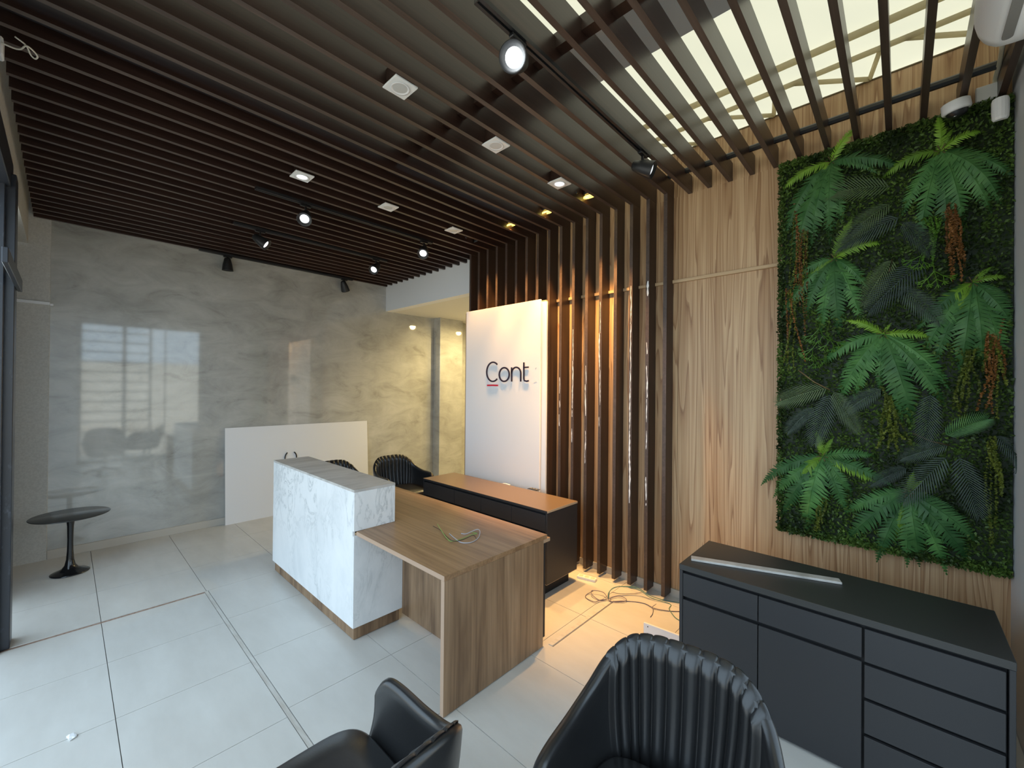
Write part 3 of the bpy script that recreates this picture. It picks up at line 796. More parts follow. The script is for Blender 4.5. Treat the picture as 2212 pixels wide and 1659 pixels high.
for i, (x, y, a, lab) in enumerate(spots):
    o = ch if i == 0 else copy_tree(ch)
    o.location = (x, y, 0); o.rotation_euler = (0, 0, math.radians(a))
    tag(o, lab, 'armchair', 'black ribbed bucket armchairs')

# ------------------------------------------------------------------ tulip side table
tb = thing('side_table', (-5.49, 0.045, 0), 'small round black pedestal side table by the cement wall', 'table')
lathe('table_top', [(0.0, 0.506), (0.10, 0.504), (0.225, 0.508), (0.258, 0.5165), (0.262, 0.521), (0.258, 0.524), (0.0, 0.524)], 'table_top_black', tb, 64)
lathe('pedestal', [(0.060, 0.5045), (0.040, 0.492), (0.027, 0.465), (0.022, 0.42), (0.0195, 0.30), (0.021, 0.20), (0.026, 0.12), (0.036, 0.07), (0.055, 0.042), (0.085, 0.024), (0.118, 0.012), (0.128, 0.006), (0.127, 0.0), (0.0, 0.0)], 'black_gloss', tb, 48)

# ------------------------------------------------------------------ small things on desk and floor
def spline(pts, z, n=7): return catmull([on_z(u, v, zz if isinstance(zz, float) else z) for u, v, zz in pts], n)
dz = 0.734
def dp(a, b_, h=0.003): # crop (900,960) scale 5.82
    p = on_z(900 + a / 5.82, 960 + b_ / 5.82, dz + h); return tuple(p)
wg = thing('loose_wire', tuple(on_z(985, 1150, dz)), 'green, black and grey electrical wire ends lying on the walnut worktop', 'wire')
base = Vector(wg.location)
def rel(pts): return [tuple(np.array(p) - np.array(base)) for p in pts]
tube('green_strand', catmull(rel([dp(262, 1000, .03), dp(330, 1110, .012), dp(400, 1200), dp(450, 1215), dp(560, 1190), dp(690, 1135, .008), dp(760, 1120, .006), dp(700, 1105)]), 7), 0.0022, 'wire_green', wg)
tube('black_strand', catmull(rel([dp(205, 1025, .006), dp(300, 1080, .006), dp(380, 1160, .006), dp(450, 1210, .008), dp(560, 1205, .007), dp(700, 1145, .010), dp(735, 1160, .006), dp(748, 1185)]), 7), 0.0018, 'wire_black', wg)
tube('grey_strand', catmull(rel([dp(410, 1120), dp(480, 1180), dp(560, 1232), dp(680, 1232), dp(770, 1180), dp(798, 1100, .012), dp(770, 1068, .014), dp(700, 1090, .008), dp(620, 1125), dp(560, 1120)]), 7), 0.0026, 'wire_grey', wg)

def fp(a, b_, h=0.004): # crop (1140,1160) scale 5.53 on the floor
    return tuple(on_z(1140 + a / 5.53, 1160 + b_ / 5.53, h))
wt_ = thing('floor_cable', fp(960, 740, 0.0), 'tangled dark cables lying on the lit floor beside the upright slats', 'cable')
base = Vector(wt_.location)
tube('teal_strand', catmull(rel([fp(960, 740, .004), fp(970, 660, .05), fp(1050, 600, .07), fp(1200, 590, .07), fp(1320, 610, .06), fp(1440, 690, .03), fp(1580, 740, .01), fp(1720, 770), fp(1840, 790)]), 7), 0.0034, 'wire_teal', wt_)
tube('teal_strand', catmull(rel([fp(965, 735, .006), fp(985, 640, .05), fp(1060, 596, .075), fp(1210, 600, .066), fp(1340, 640, .05), fp(1480, 730, .016), fp(1700, 800), fp(1690, 860), fp(1760, 960), fp(1840, 1010)]), 7), 0.0030, 'wire_teal', wt_)
tube('purple_strand', catmull(rel([fp(1840, 890), fp(1700, 885), fp(1520, 855, .008), fp(1380, 790), fp(1160, 765), fp(1000, 770, .006), fp(960, 740, .02), fp(900, 660, .03), fp(770, 640, .03), fp(770, 690, .02), fp(860, 755), fp(940, 745, .01)]), 7), 0.0030, 'wire_purple', wt_)
tube('purple_strand', catmull(rel([fp(940, 745, .012), fp(860, 755, .014), fp(800, 775, .01), fp(700, 730), fp(700, 690), fp(780, 645, .02)]), 7), 0.0028, 'wire_purple', wt_)
tube('purple_strand', catmull(rel([fp(985, 770, .01), fp(1060, 780, .006), fp(1160, 770, .01), fp(1175, 740, .014), fp(1100, 705, .014), fp(1000, 725, .012), fp(985, 770, .012)]), 7), 0.0028, 'wire_purple', wt_)
tube('purple_strand', catmull(rel([fp(1000, 660, .02), fp(1140, 680, .01), fp(1310, 670, .01), fp(1380, 655, .012)]), 7), 0.0022, 'wire_purple', wt_)
tube('purple_strand', catmull(rel([fp(1535, 800, .03), fp(1485, 840, .02), fp(1500, 870, .006), fp(1490, 920), fp(1465, 955)]), 7), 0.0022, 'wire_purple', wt_)

# power strip on the floor next to the credenza
p0 = np.array(fp(610, 480, 0.0)); p1 = np.array(fp(805, 530, 0.0)); mid = (p0 + p1) / 2; an = math.atan2(p1[1] - p0[1], p1[0] - p0[0])
ps = thing('power_strip', tuple(mid), 'white three-socket power strip on the floor by the credenza', 'power strip', an)
box('body', (-0.085, 0.085), (-0.03, 0.03), (0.0, 0.022), 'white_plastic', ps, 0.004, segs=2)
for dx in (-0.055, 0.0, 0.055):
    s_ = lathe('socket', [(0.0, 0.0224), (0.016, 0.0224), (0.019, 0.0245), (0.021, 0.0235), (0.021, 0.022)], 'cream_plastic', ps, 20, (dx, 0, 0))
    boxes('socket_hole', [((dx - 0.009, dx - 0.005), (-0.002, 0.002), (0.0225, 0.0229)), ((dx + 0.005, dx + 0.009), (-0.002, 0.002), (0.0225, 0.0229))], 'black_plastic', s_, loc=(-dx, 0, 0))

# white plank standing on its edge on the floor
pk0, pk1 = on_z(1390, 1369), on_z(1465, 1398)
dv = pk1 - pk0; an = math.atan2(dv[1], dv[0])
pk = thing('loose_plank', (pk0[0], pk0[1], 0), 'white melamine plank standing on edge on the floor next to the black sideboard', 'plank', an)
box('plank', (0, 0.34), (0, 0.015), (0, 0.078), 'white_board', pk, 0.001)
for z_ in (0.06, 0.012):
    lathe('screw_hole', [(0.0, 0.0), (0.004, 0.0), (0.004, 0.001), (0, 0.001)], 'black_plastic', pk, 10, mtx=Matrix.Translation((0.03, 0.0, z_)) @ Matrix.Rotation(math.pi / 2, 4, 'X'))

# ------------------------------------------------------------------ lights on the ceiling
def spot_light(name, loc, target, color, watts, angle, blend=0.6, radius=0.03, parent=None):
    d = bpy.data.lights.new(name, 'SPOT'); d.energy = watts; d.color = color; d.spot_size = math.radians(angle); d.spot_blend = blend; d.shadow_soft_size = radius
    o = bpy.data.objects.new(name, d); link(o)
    o.location = loc; o.rotation_euler = (Vector(target) - Vector(loc)).to_track_quat('-Z', 'Y').to_euler()
    return o
# recessed square downlights
dlab = [('square white downlight nearest the bright track lamp', -1.935, 1.19, 0), ('square white downlight in the middle of its row above the desk', -1.935, 1.90, 0), ('square white downlight glowing beside the amber spotlights', -1.935, 2.59, 1),
        ('square white downlight glowing above the first track of spotlights', -3.312, 1.205, 1), ('square white downlight between two others above the marble counter', -3.312, 1.93, 0), ('square white downlight farthest back near the sign', -3.312, 2.665, 0)]
for lab, x, y, on in dlab:
    q = thing('downlight', (x, y, ZS), lab, 'downlight', group='square downlights between the slats')
    bm = bmesh.new(); bm_box(bm, -0.066, 0.066, -0.066, 0.066, -0.006, 0.004)
    finish('frame', bm, 'downlight_frame', q, 0.002)
    lathe('bezel', [(0.046, -0.0062), (0.050, -0.010), (0.044, -0.0105), (0.038, -0.0065)], 'white_plastic', q, 32)
    lathe('lens', [(0.0, -0.0085), (0.025, -0.008), (0.039, -0.0063)], 'lamp_cold_dim' if on else 'lens_off', q, 32)
    box('housing', (-0.055, 0.055), (-0.055, 0.055), (0.004, 0.09), 'slat_walnut', q)
# amber wall-washers
for ia, (lab, u, v, on) in enumerate((('amber recessed spotlight nearest the black track lamp, lit', 1272, 426, 1), ('amber recessed spotlight second from the black track lamp, lit', 1181, 460, 1), ('amber recessed spotlight above the white sign, lit', 1104, 487, 1), ('recessed spotlight farthest back in the amber row, turned to the wall', 1031, 519, 0))):
    p = on_z(u, v, 3.325)
    q = thing('recessed_spotlight', (p[0], p[1] - 0.0, 3.325), lab, 'spotlight', group='recessed amber spotlights washing the slats')
    mt = Matrix.Rotation(math.radians(16 if on else 40), 4, 'X')
    lathe('ring', [(0.030, 0.016), (0.044, 0.010), (0.047, 0.0), (0.044, -0.004), (0.034, 0.002)], 'lamp_warm_rim' if on else 'black_metal', q, 28, mtx=mt)
    lathe('lens', [(0.0, 0.006), (0.02, 0.007), (0.032, 0.012)], 'lamp_warm' if on else 'lens_off', q, 24, mtx=mt)
    lathe('housing', [(0.030, 0.016), (0.047, 0.018), (0.047, 0.09), (0.0, 0.09)], 'black_metal', q, 24)
    V, F = tube_data([(-0.06, -0.055, 0.02), (-0.075, -0.10, 0.045), (-0.06, -0.13, 0.02), (-0.04, -0.12, 0.0)], 0.012, 6)
    meshobj('spring_clip', V, F, 'black_metal', q, True)
    spot_light('amber_beam', (p[0], p[1], 3.310), (p[0] + (0 if on else 0.05), p[1] + 0.20, 1.3), (1.0, 0.54, 0.17), (210, 190, 115, 95)[ia], 60, 0.7, 0.03)

# lighting tracks and their spot heads
def track(x, y0, y1, lab):
    q = thing('lighting_track', (x, (y0 + y1) / 2, ZS), lab, 'lighting track', group='black lighting tracks under the slats')
    L = (y1 - y0) / 2
    extrude_xz('rail', [(-0.021, 0.0), (-0.021, -0.022), (-0.006, -0.022), (-0.006, -0.012), (0.006, -0.012), (0.006, -0.022), (0.021, -0.022), (0.021, 0.0)], -L, L, 'black_metal', q)
    box('end_cap', (-0.019, 0.019), (-L - 0.004, -L), (-0.023, -0.0005), 'black_plastic', q)
    box('end_cap', (-0.019, 0.019), (L, L + 0.004), (-0.023, -0.0005), 'black_plastic', q)
track(-1.252, 1.12, 2.66, 'black lighting track with the brightest lamp, nearest the canvas roof')
track(-3.76, 1.02, 2.72, 'black lighting track nearest the desk, second from the canvas roof')
track(-4.74, 1.10, 2.74, 'black lighting track in the middle of the slatted ceiling')
track(-5.98, 1.05, 2.90, 'black lighting track running along the cement wall')
def head(x, y, aim, lab, lens, size=1.0, watts=0):
    q = thing('track_spotlight', (x, y, ZS - 0.023), lab, 'spotlight', group='black track spotlights')
    box('adapter', (-0.014, 0.014), (-0.045, 0.045), (-0.018, 0.0), 'black_plastic', q, 0.003)
    tube('stem', [(0, 0, -0.016), (0, 0, -0.072)], 0.009, 'black_metal', q, 10)
    d = Vector(aim).normalized()
    rot = d.to_track_quat('Z', 'Y').to_matrix().to_4x4()
    mt = Matrix.Translation((0, 0, -0.098)) @ rot @ Matrix.Scale(size, 4)
    lathe('shade', [(0.0, -0.062), (0.018, -0.061), (0.027, -0.052), (0.040, 0.0), (0.049, 0.062), (0.0495, 0.066), (0.046, 0.066), (0.038, 0.052), (0.0, 0.045)], 'black_metal', q, 32, mtx=mt)
    lathe('lens', [(0.0, 0.056), (0.020, 0.055), (0.030, 0.0515)], lens, q, 28, mtx=mt)
    if watts:
        c = mt @ Vector((0, 0, 0.075)) + Vector((x, y, ZS - 0.023))
        spot_light('track_beam', tuple(c), tuple(c + d), (0.92, 0.97, 1.0), watts, 60, 0.7, 0.03)
head(-1.252, 1.36, (0.45, -0.95, -0.55), 'brilliant white track lamp shining towards us', 'lamp_cold_bright', 1.25, 12)
head(-1.252, 2.585, (0.88, 0.30, -0.42), 'black track lamp with pale lens next to the canvas roof and oak wall', 'lamp_cold_dim', 1.15)
head(-3.76, 1.40, (0.62, -0.35, -0.62), 'black track lamp with round white lens on the near end of the desk track', 'lamp_cold', 1.2, 5)
head(-3.76, 2.62, (0.55, -0.55, -0.75), 'black track lamp with white lens on the far end of the desk track', 'lamp_cold', 1.2, 5)
head(-4.74, 1.33, (0.50, 0.75, -0.62), 'grey-lit black track lamp turned aside on the middle track', 'lamp_cold', 1.2, 4)
head(-4.74, 2.60, (0.40, -0.70, -0.70), 'small black track lamp with white lens on the far end of the middle track', 'lamp_cold', 1.2, 5)
head(-5.98, 1.33, (-0.10, 0.05, -1.0), 'black conical track lamp hanging against the cement wall', 'lens_off', 1.2)
head(-5.98, 2.78, (-0.35, 0.45, -0.85), 'small black track lamp farthest back against the cement wall', 'lens_off', 1.2)

# warm downlights in the rear passage
for i, (x, y) in enumerate(((-5.0, 4.7), (-4.6, 5.9))):
    q = thing('passage_downlight', (x, y, 2.9), ('warm round downlight in the passage behind the slat screen', 'warm round downlight at the far end of the rear passage')[i], 'downlight')
    lathe('ring', [(0.045, 0.0), (0.06, -0.004), (0.058, -0.009), (0.045, -0.006)], 'white_plastic', q, 24)
    lathe('lens', [(0.0, -0.004), (0.046, -0.004)], 'lamp_warm_rim', q, 24)
    spot_light('passage_beam', (x, y, 2.88), (x - 0.5, y, 0), (1.0, 0.76, 0.34), 95, 160, 0.8, 0.05)

# ------------------------------------------------------------------ air conditioner, camera, conduits at the right
ac = thing('air_conditioner', (0.43, 1.95, 2.98), 'white split air conditioner with dark outlet slot at the top right', 'air conditioner')
prof = [(0.0, 0.0), (-0.145, 0.0), (-0.185, 0.015), (-0.21, 0.05), (-0.222, 0.10), (-0.215, 0.20), (-0.18, 0.285), (-0.10, 0.30), (0.0, 0.30)]
prof = [(float(p_[0]), float(p_[1])) for p_ in catmull([(x * 1.06, z) for x, z in prof], 4)]
n = len(prof); V, F = [], []
secs = [(-0.42, 0.85), (-0.40, 0.97), (-0.36, 1.0), (0.34, 1.0), (0.385, 0.96), (0.405, 0.84)]
for y, s_ in secs:
    for x, z in prof: V.append((x * s_ - 0.001, y, 0.15 + (z - 0.15) * (0.5 + s_ / 2)))
for j in range(len(secs) - 1):
    for k in range(n - 1): F.append((j * n + k, j * n + k + 1, (j + 1) * n + k + 1, (j + 1) * n + k))
F.append(tuple(range(n))); F.append(tuple((len(secs) - 1) * n + k for k in range(n - 1, -1, -1)))
o = meshobj('casing', V, F, 'white_plastic', ac, True)
bm = bmesh.new(); bm.from_mesh(o.data); bmesh.ops.recalc_face_normals(bm, faces=bm.faces); bm.to_mesh(o.data); bm.free()
sl = [(-0.171, -0.34)] + [(-0.157 + 0.014 * math.sin(a), 0.325 + 0.014 * math.cos(a)) for a in np.linspace(-math.pi / 2, math.pi / 2, 9)] + [(-0.143, -0.34)]
V = [(x, y, 0.0035 if x > -0.15 else 0.006) for x, y in sl]; V2 = [(x, y, -0.004) for x, y in sl]; k = len(sl)
meshobj('outlet_slot', V + V2, [tuple(range(k)), tuple(range(2 * k - 1, k - 1, -1))] + [(i, (i + 1) % k, k + (i + 1) % k, k + i) for i in range(k)], 'grey_slot', ac)
# conduit
cp = [on_y(2166, 95, 3.05), on_y(2160, 135, 3.25), on_y(2150, 170, 3.40), on_y(2150, 200, 3.425)]
tag(tube('conduit', catmull([tuple(p) for p in cp], 5), 0.010, 'cream_plastic', None, 8), 'cream conduit dropping from the air conditioner to the wall box', 'conduit')
p = on_y(2133, 203, 3.425)
q = thing('junction_box', (p[0], YB, p[2]), 'flat white junction box on the wall above the plant panel', 'box')
box('body', (-0.045, 0.045), (-0.035, 0.0), (-0.042, 0.042), 'white_plastic', q, 0.004)
box('lid', (-0.042, 0.042), (-0.039, -0.0352), (-0.039, 0.039), 'white_plastic', q, 0.001)
p = on_y(2161, 235, 3.27)
q = thing('motion_sensor', (p[0], 3.27, p[2] - 0.06), 'white curved motion sensor hanging in the corner by the white wall', 'sensor')
V, F = [], []; n_ = 9
for j, (z, w) in enumerate(((0.0, 0.75), (0.012, 0.95), (0.05, 1.0), (0.10, 1.0), (0.112, 0.9))):
    for k in range(n_):
        a = math.pi * k / (n_ - 1); V.append((0.032 * math.cos(a) * w, -0.03 * math.sin(a) * w, z))
for j in range(4):
    for k in range(n_ - 1): F.append((j * n_ + k, j * n_ + k + 1, (j + 1) * n_ + k + 1, (j + 1) * n_ + k))
    F.append((j * n_ + n_ - 1, j * n_, (j + 1) * n_, (j + 1) * n_ + n_ - 1))
F.append(tuple(range(n_))); F.append(tuple(4 * n_ + k for k in range(n_ - 1, -1, -1)))
meshobj('body', V, F, 'white_plastic', q, False)
box('bracket', (-0.012, 0.012), (0.0, 0.03), (0.05, 0.09), 'white_plastic', q, 0.002)
p = on_y(2066, 236, 3.24)
dc = thing('dome_camera', (p[0], p[1], p[2]), 'white dome security camera with black lens above the plant panel', 'camera')
mt = Matrix.Rotation(math.radians(12), 4, 'X') @ Matrix.Rotation(math.radians(-8), 4, 'Y')
lathe('body', [(0.0, 0.042), (0.048, 0.042), (0.056, 0.036), (0.058, -0.004), (0.054, -0.012), (0.046, -0.013), (0.0, -0.013)], 'white_plastic', dc, 36, mtx=mt)
dm = lathe('dome', [(0.044, -0.0125), (0.040, -0.028), (0.028, -0.040), (0.012, -0.046), (0.0, -0.047)], 'black_plastic', dc, 32, mtx=mt)
lathe('lens', [(0.0, 0.0), (0.006, 0.0), (0.008, -0.003), (0.0, -0.003)], 'chrome', dm, 12, mtx=mt @ Matrix.Translation((-0.012, -0.026, -0.036)))
tube('mount', [(0, 0, 0.03), (0, 0.01, 0.052)], 0.012, 'white_plastic', dc, 10)

# ------------------------------------------------------------------ bits at the left edge
p = on_z(-8, 100, 3.25)
fl = thing('wall_fitting', (p[0], p[1], 3.25), 'white fitting with a looped cream cord under the slats at the picture edge', 'fitting')
box('body', (-0.035, 0.035), (-0.04, 0.022), (-0.045, 0.04), 'white_plastic', fl, 0.006)
cb_ = [on_z(2, 92, 3.25), on_z(30, 104, 3.25), on_z(45, 106, 3.25), on_z(57, 99, 3.25), on_z(72, 110, 3.25), on_z(81, 122, 3.25), on_z(76, 127, 3.252), on_z(66, 118, 3.255), on_z(56, 98, 3.26), on_z(32, 79, 3.27)]
loc = np.array(fl.location)
tube('cord', catmull([tuple(np.array(q_) - loc) for q_ in cb_], 6), 0.0035, 'cord_cream', fl, 6)
q = thing('cable_trunking', (-6.036, -0.16, 2.47), 'short white cable trunking across the grey pillar', 'trunking')
box('duct', (0.0, 0.018), (-0.16, 0.053), (-0.005, 0.022), 'white_plastic', q, 0.002)
box('end_piece', (-0.012, 0.014), (0.0535, 0.075), (-0.014, 0.010), 'white_plastic', q, 0.002)
p0, p1 = on_x(49, 425, -5.99), on_x(47, 488, -5.99)
q = thing('wall_conduit', (-6.036, p0[1], 0.0), 'short whitish conduit hanging at the top of the grey pillar', 'conduit')
tube('pipe', [(0.02, 0, p1[2]), (0.02, 0, p0[2])], 0.020, 'white_paint', q, 10)
boxes('clip', [((0.0, 0.012), (-0.03, 0.03), (p0[2] - 0.02, p0[2] - 0.005))], 'grey_slot', q)

# ------------------------------------------------------------------ vertical garden
GX0, GX1, GZ0, GZ1 = -0.605, 0.428, 0.765, 3.245
GY = 3.375
vg = thing('vertical_garden', (-0.09, YB, GZ0), 'tall artificial plant wall panel of moss, ferns and hanging strands', 'plant wall')
gb = np.array([-0.09, YB, GZ0])
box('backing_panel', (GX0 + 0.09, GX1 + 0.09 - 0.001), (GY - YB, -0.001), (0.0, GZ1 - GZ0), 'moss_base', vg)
N = 44000; V = []; F = []
px_ = rng.uniform(GX0 - 0.012, GX1 - 0.006, N); pz_ = rng.uniform(GZ0 - 0.012, GZ1 + 0.012, N)
nb = 2600
pz_[:nb] = GZ1 + rng.uniform(-0.02, 0.02, nb); pz_[nb:nb * 2] = GZ0 + rng.uniform(-0.02, 0.02, nb); px_[nb * 2:nb * 3] = GX0 + rng.uniform(-0.018, 0.01, nb)
for i in range(N):
    c = np.array([px_[i], GY - rng.uniform(0.0, 0.045), pz_[i]]) - gb
    d = rng.normal(size=3); d[1] = -abs(d[1]) - 0.2; d /= np.linalg.norm(d); s = np.cross(d, rng.normal(size=3)); s /= np.linalg.norm(s)
    L_ = rng.uniform(0.012, 0.026); w_ = L_ * 0.30
    k = len(V); V += [c - d * L_ * 0.4, c + s * w_, c + d * L_ * 0.7, c - s * w_]; F.append((k, k + 1, k + 2, k + 3))
o = meshobj('moss', V, F, 'moss_leaf', vg); o['kind'] = 'stuff'

def frond(parent, name, root, ang, length, mat, lift=0.5, droop=0.6, width=0.30, n=20, org=gb, teeth=True, tip=0.0):
    """fern frond: rachis leaves the wall, arches and droops; leaflets both sides"""
    a = math.radians(ang); d0 = np.array([math.cos(a), -lift, math.sin(a)]); d0 /= np.linalg.norm(d0)
    P = [np.array(root, float)]; d = d0.copy(); st = length / n; D_ = [d.copy()]
    for i in range(n):
        d = d + np.array([0, 2.0 / n * lift, -1.0 / n * droop]); d /= np.linalg.norm(d)
        nx = P[-1] + d * st
        if nx[1] > GY - 0.012: nx[1] = GY - 0.012
        if nx[0] > XR - 0.012: nx[0] = XR - 0.012
        P.append(nx); D_.append(d.copy())
    V, F = [], []
    up0 = np.array([0, -1.0, 0.25])
    rv, rf = tube_data([p - org for p in P], [0.0028 * (1 - 0.7 * i / n) for i in range(n + 1)], 3)
    V += rv; F += rf
    for i in range(1, n + 1):
        s = i / n; prof_ = (math.sin(math.pi * min(1, 0.18 + 0.82 * s)) ** 0.75) * (1 - 0.25 * s) if s < 1 else 0.05
        ll = length * width * max(prof_, 0.06)
        t_ = D_[i]; sd = np.cross(t_, up0); sd /= np.linalg.norm(sd); nm = np.cross(sd, t_)
        for sg_ in (-1, 1):
            dr = sd * sg_ * 0.84 + t_ * 0.52 - nm * 0.30 + np.array([0, 0, -0.06]); dr /= np.linalg.norm(dr)
            dr = dr + rng.normal(0, 0.07, 3); ll2 = ll * rng.uniform(0.82, 1.12)
            b0 = P[i] - t_ * st * 0.52; b1 = P[i] + t_ * st * 0.52
            tipP = P[i] + dr * ll2
            midp = P[i] + dr * ll * 0.60 + t_ * st * 0.22
            mid2 = P[i] + dr * ll * 0.55 - t_ * st * 0.46
            k = len(V); V += [q - org for q in (b0, mid2, tipP, midp, b1)]; F.append((k, k + 1, k + 2, k + 3, k + 4))
    for q in range(len(V)):
        p_ = V[q]
        if p_[0] + org[0] > XR - 0.004: p_[0] = XR - 0.004 - org[0]
    return meshobj(name, V, F, mat, parent)
def gp(u, v, out=0.07): return on_y(u, v, GY - out)
def fern(u, v, lights, darks):
    c = gp(u, v, 0.012)
    cr0 = bpy.data.objects.new('fern', None)
    # crown: short knot of stems
    V, F = [], []
    for k in range(6):
        a = 2 * math.pi * k / 6; pts = [c - gb, c - gb + np.array([0.012 * math.cos(a), -0.03, 0.012 * math.sin(a)]), c - gb + np.array([0.03 * math.cos(a), -0.05, 0.03 * math.sin(a)])]
        v_, f_ = tube_data(pts, 0.0025, 4); q = len(V); V += v_; F += [tuple(i + q for i in z) for z in f_]
    crown = meshobj('fern', V, F, 'stem_brown', vg)
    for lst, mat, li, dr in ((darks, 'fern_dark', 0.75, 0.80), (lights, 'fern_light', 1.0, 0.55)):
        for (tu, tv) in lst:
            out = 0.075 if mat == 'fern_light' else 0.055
            e = gp(tu, tv, out); dx, dz_ = e[0] - c[0], e[2] - c[2]
            ln = math.hypot(dx, dz_); sag = 0.22 * ln
            ang = math.degrees(math.atan2(dz_ + sag, dx))
            frond(crown, 'frond', c + np.array([0, -0.02, 0]), ang, ln * 1.36, mat, lift=li * rng.uniform(0.45, 1.25), droop=dr * rng.uniform(0.8, 1.3), width=rng.uniform(0.155, 0.185) if mat == 'fern_dark' else 0.19, n=24)
    return crown
fern(1797, 352, [(1838, 278), (1700, 392), (1752, 398)], [(1695, 470), (1715, 520), (1750, 500), (1790, 490), (1815, 450), (1925, 345), (1880, 355), (1725, 430)])
fern(2032, 330, [(2030, 258), (2118, 268), (1915, 358), (2052, 280)], [(1960, 430), (2045, 455), (2085, 455), (2130, 420), (2165, 400), (1990, 470), (2170, 350)])
fern(1803, 560, [(1828, 488), (1885, 515), (1738, 600)], [(1700, 650), (1735, 660), (1775, 685), (1810, 690), (1858, 660), (1868, 600), (1712, 590)])
fern(2100, 612, [(2172, 592), (2020, 668), (2062, 690), (2135, 578)], [(1992, 690), (2030, 745), (2080, 770), (2125, 760), (2165, 745), (2188, 690), (2185, 640), (2010, 730)])
fern(1908, 722, [(1846, 690), (1996, 724), (1948, 765), (1920, 700)], [(1785, 755), (1812, 835), (1850, 830), (1945, 865), (1970, 880), (2022, 835), (2045, 795), (1900, 820), (1830, 790)])
fern(1778, 985, [(1765, 944), (1708, 1045), (1872, 1032), (1790, 955)], [(1655, 1010), (1680, 1050), (1738, 1122), (1768, 1095), (1820, 1085), (1840, 1060), (1900, 1025), (1700, 1085), (1870, 970)])
fern(1962, 1062, [(1972, 1028), (1940, 1152), (1985, 1045)], [(1832, 1080), (1828, 1140), (1905, 1178), (1985, 1200), (2040, 1200), (2095, 1195), (2110, 1145), (2060, 1090), (1880, 1060), (1960, 1190)])

def palm(u, v, ang, length, mat, width=0.42, n=22, roll=0.0):
    c = gp(u, v, 0.03); a = math.radians(ang)
    d = np.array([math.cos(a), -0.10, math.sin(a)]); d /= np.linalg.norm(d)
    s0 = np.cross(d, np.array([0, -1.0, roll])); s0 /= np.linalg.norm(s0)
    V, F = [], []
    P = [c + d * length * i / n + np.array([0, -0.03 * math.sin(math.pi * i / n) - 0.01, -0.03 * (i / n) ** 2]) for i in range(n + 1)]
    rv, rf = tube_data([p - gb for p in P], 0.002, 3); V += rv; F += rf
    for i in range(1, n + 1):
        s = i / n; ll = length * width * (math.sin(math.pi * (0.12 + 0.80 * s)) ** 0.8)
        for sg_ in (-1, 1):
            dr = s0 * sg_ * (0.80 - 0.35 * s) + d * (0.55 + 0.4 * s) + np.array([0, -0.05, -0.10]); dr /= np.linalg.norm(dr)
            e = P[i] + dr * ll; e[1] = min(e[1], GY - 0.012); e[0] = min(e[0], XR - 0.006)
            w_ = d * length / n * 0.36
            k = len(V); V += [q - gb for q in (P[i] - w_ * 0.6, (P[i] + e) / 2 - w_, e, (P[i] + e) / 2 + w_ * 0.9, P[i] + w_ * 0.6)]; F.append((k, k + 1, k + 2, k + 3, k + 4))
    return meshobj('palm_leaf', V, F, mat, vg)
for a in ((1925, 405, 168, 0.30, 'palm_olive'), (1925, 440, 215, 0.27, 'palm_olive'), (1945, 470, 200, 0.30, 'palm_dark'), (1950, 480, 300, 0.22, 'palm_dark'), (1930, 560, 240, 0.26, 'palm_olive'),
          (2000, 560, 225, 0.34, 'palm_dark'), (1940, 620, 310, 0.26, 'palm_dark'), (1790, 838, 195, 0.28, 'palm_olive'), (1795, 850, 255, 0.30, 'palm_dark'), (1800, 845, 300, 0.24, 'palm_olive'),
          (1905, 840, 215, 0.22, 'palm_dark'), (1760, 880, 225, 0.20, 'palm_dark'), (2010, 850, 265, 0.26, 'palm_dark'), (2050, 960, 200, 0.20, 'palm_dark'), (2045, 985, 235, 0.30, 'palm_dark'), (2070, 985, 285, 0.28, 'palm_dark'), (2040, 940, 40, 0.20, 'fern_dark'), (1960, 1010, 210, 0.18, 'palm_dark'), (2150, 940, 310, 0.18, 'palm_dark')):
    palm(*a)

def strand(u0, v0, u1, v1, mat, thick=0.0075):
    a, e = gp(u0, v0, 0.05), gp(u1, v1, 0.055)
    n = 40; V, F = [], []
    sw = rng.uniform(-0.02, 0.02); ph = rng.uniform(0, 6)
    for i in range(n + 1):
        s = i / n; c = a * (1 - s) + e * s + np.array([sw * math.sin(s * 5 + ph), -0.018 * math.sin(math.pi * s), 0]); c[0] = min(c[0], XR - 0.015)
        for k in range(4):
            d = rng.normal(size=3); d /= np.linalg.norm(d); s_ = np.cross(d, rng.normal(size=3)); s_ /= np.linalg.norm(s_)
            L_ = thick * rng.uniform(0.6, 1.25); q = len(V)
            cc_ = c + rng.normal(0, thick * 0.28, 3) + np.array([0, 0, rng.uniform(-0.5, 0.5) * abs(a[2] - e[2]) / n]) - gb
            V += [cc_ - d * L_, cc_ + s_ * L_ * 0.55, cc_ + d * L_, cc_ - s_ * L_ * 0.55]; F.append((q, q + 1, q + 2, q + 3))
    return meshobj('hanging_strand', V, F, mat, vg)
for k in range(11): strand(1728 + rng.uniform(-14, 14), 430 + rng.uniform(-15, 30), 1724 + rng.uniform(-24, 22), rng.uniform(540, 800), 'strand_brown' if k % 3 else 'strand_olive')
for k in range(5): strand(1705 + rng.uniform(-6, 20), 620 + rng.uniform(-10, 20), 1710 + rng.uniform(-14, 40), rng.uniform(740, 802), 'strand_brown' if k % 2 else 'strand_olive')
for k in range(9): strand(2058 + rng.uniform(-12, 14), 455 + rng.uniform(-20, 20), 2064 + rng.uniform(-22, 30), rng.uniform(540, 625), 'strand_brown')
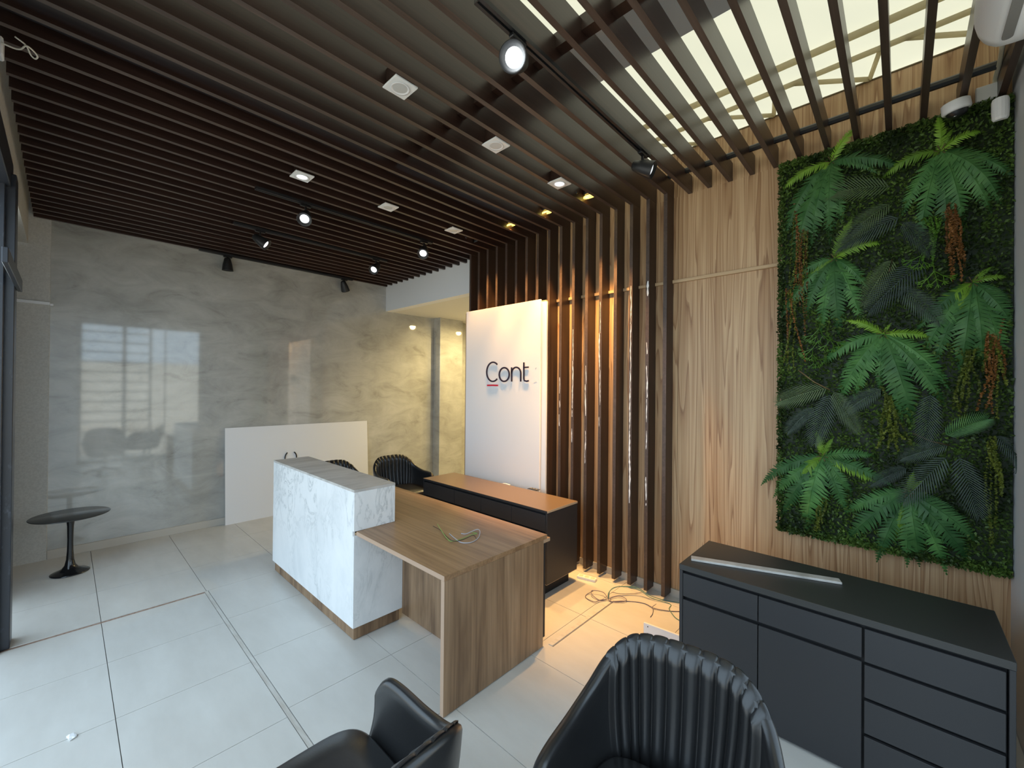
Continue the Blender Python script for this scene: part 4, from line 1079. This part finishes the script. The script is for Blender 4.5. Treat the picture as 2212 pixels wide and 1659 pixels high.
for k in range(10): strand(2150 + rng.uniform(-25, 20), 700 + rng.uniform(-20, 30), 2150 + rng.uniform(-35, 28), rng.uniform(800, 905), 'strand_brown' if k % 4 else 'strand_olive')
for k in range(9): strand(1915 + rng.uniform(-12, 14), 850 + rng.uniform(-15, 20), 1925 + rng.uniform(-32, 55), rng.uniform(920, 1008), 'strand_olive')
for k in range(6): strand(2090 + rng.uniform(-14, 14), 745 + rng.uniform(-15, 20), 2085 + rng.uniform(-30, 24), rng.uniform(830, 930), 'strand_olive')
for k in range(6): strand(2145 + rng.uniform(-10, 14), 955 + rng.uniform(-15, 15), 2150 + rng.uniform(-18, 22), rng.uniform(1010, 1200), 'strand_olive')
for k in range(4): strand(1775 + rng.uniform(-10, 10), 1075, 1775 + rng.uniform(-12, 12), rng.uniform(1120, 1172), 'strand_olive')
for k in range(5): strand(2018 + rng.uniform(-14, 14), 470, 2015 + rng.uniform(-20, 20), rng.uniform(540, 600), 'sprig_green', 0.007)
def sprig(u, v, ang, length):
    c = gp(u, v, 0.045); V, F = [], []
    def br(p, a, L_, lev):
        e = p + np.array([math.cos(a) * L_, -0.006, math.sin(a) * L_])
        v_, f_ = tube_data([p - gb, e - gb], 0.0022, 3); k = len(V); V.extend(v_); F.extend([tuple(i + k for i in q) for q in f_])
        if lev:
            for da in (-0.65, 0.0, 0.6): br(e, a + da + rng.normal(0, 0.12), L_ * 0.68, lev - 1)
    br(c, math.radians(ang), length, 3)
    return meshobj('sprig', V, F, 'sprig_green', vg)
for a in ((1775, 685, -100, 0.075), (1785, 715, -70, 0.06), (1768, 735, -120, 0.06), (2015, 560, -85, 0.07), (2000, 530, -110, 0.06), (1748, 760, -60, 0.05)): sprig(*a)
for (u0, v0, u1, v1) in ((1725, 800, 1792, 842), (1972, 936, 2050, 962), (1915, 600, 1928, 560)):
    tube('stem', [tuple(gp(u0, v0, 0.06) - gb), tuple(gp((u0 + u1) / 2, (v0 + v1) / 2 + 4, 0.075) - gb), tuple(gp(u1, v1, 0.05) - gb)], 0.004, 'stem_brown', vg, 5)
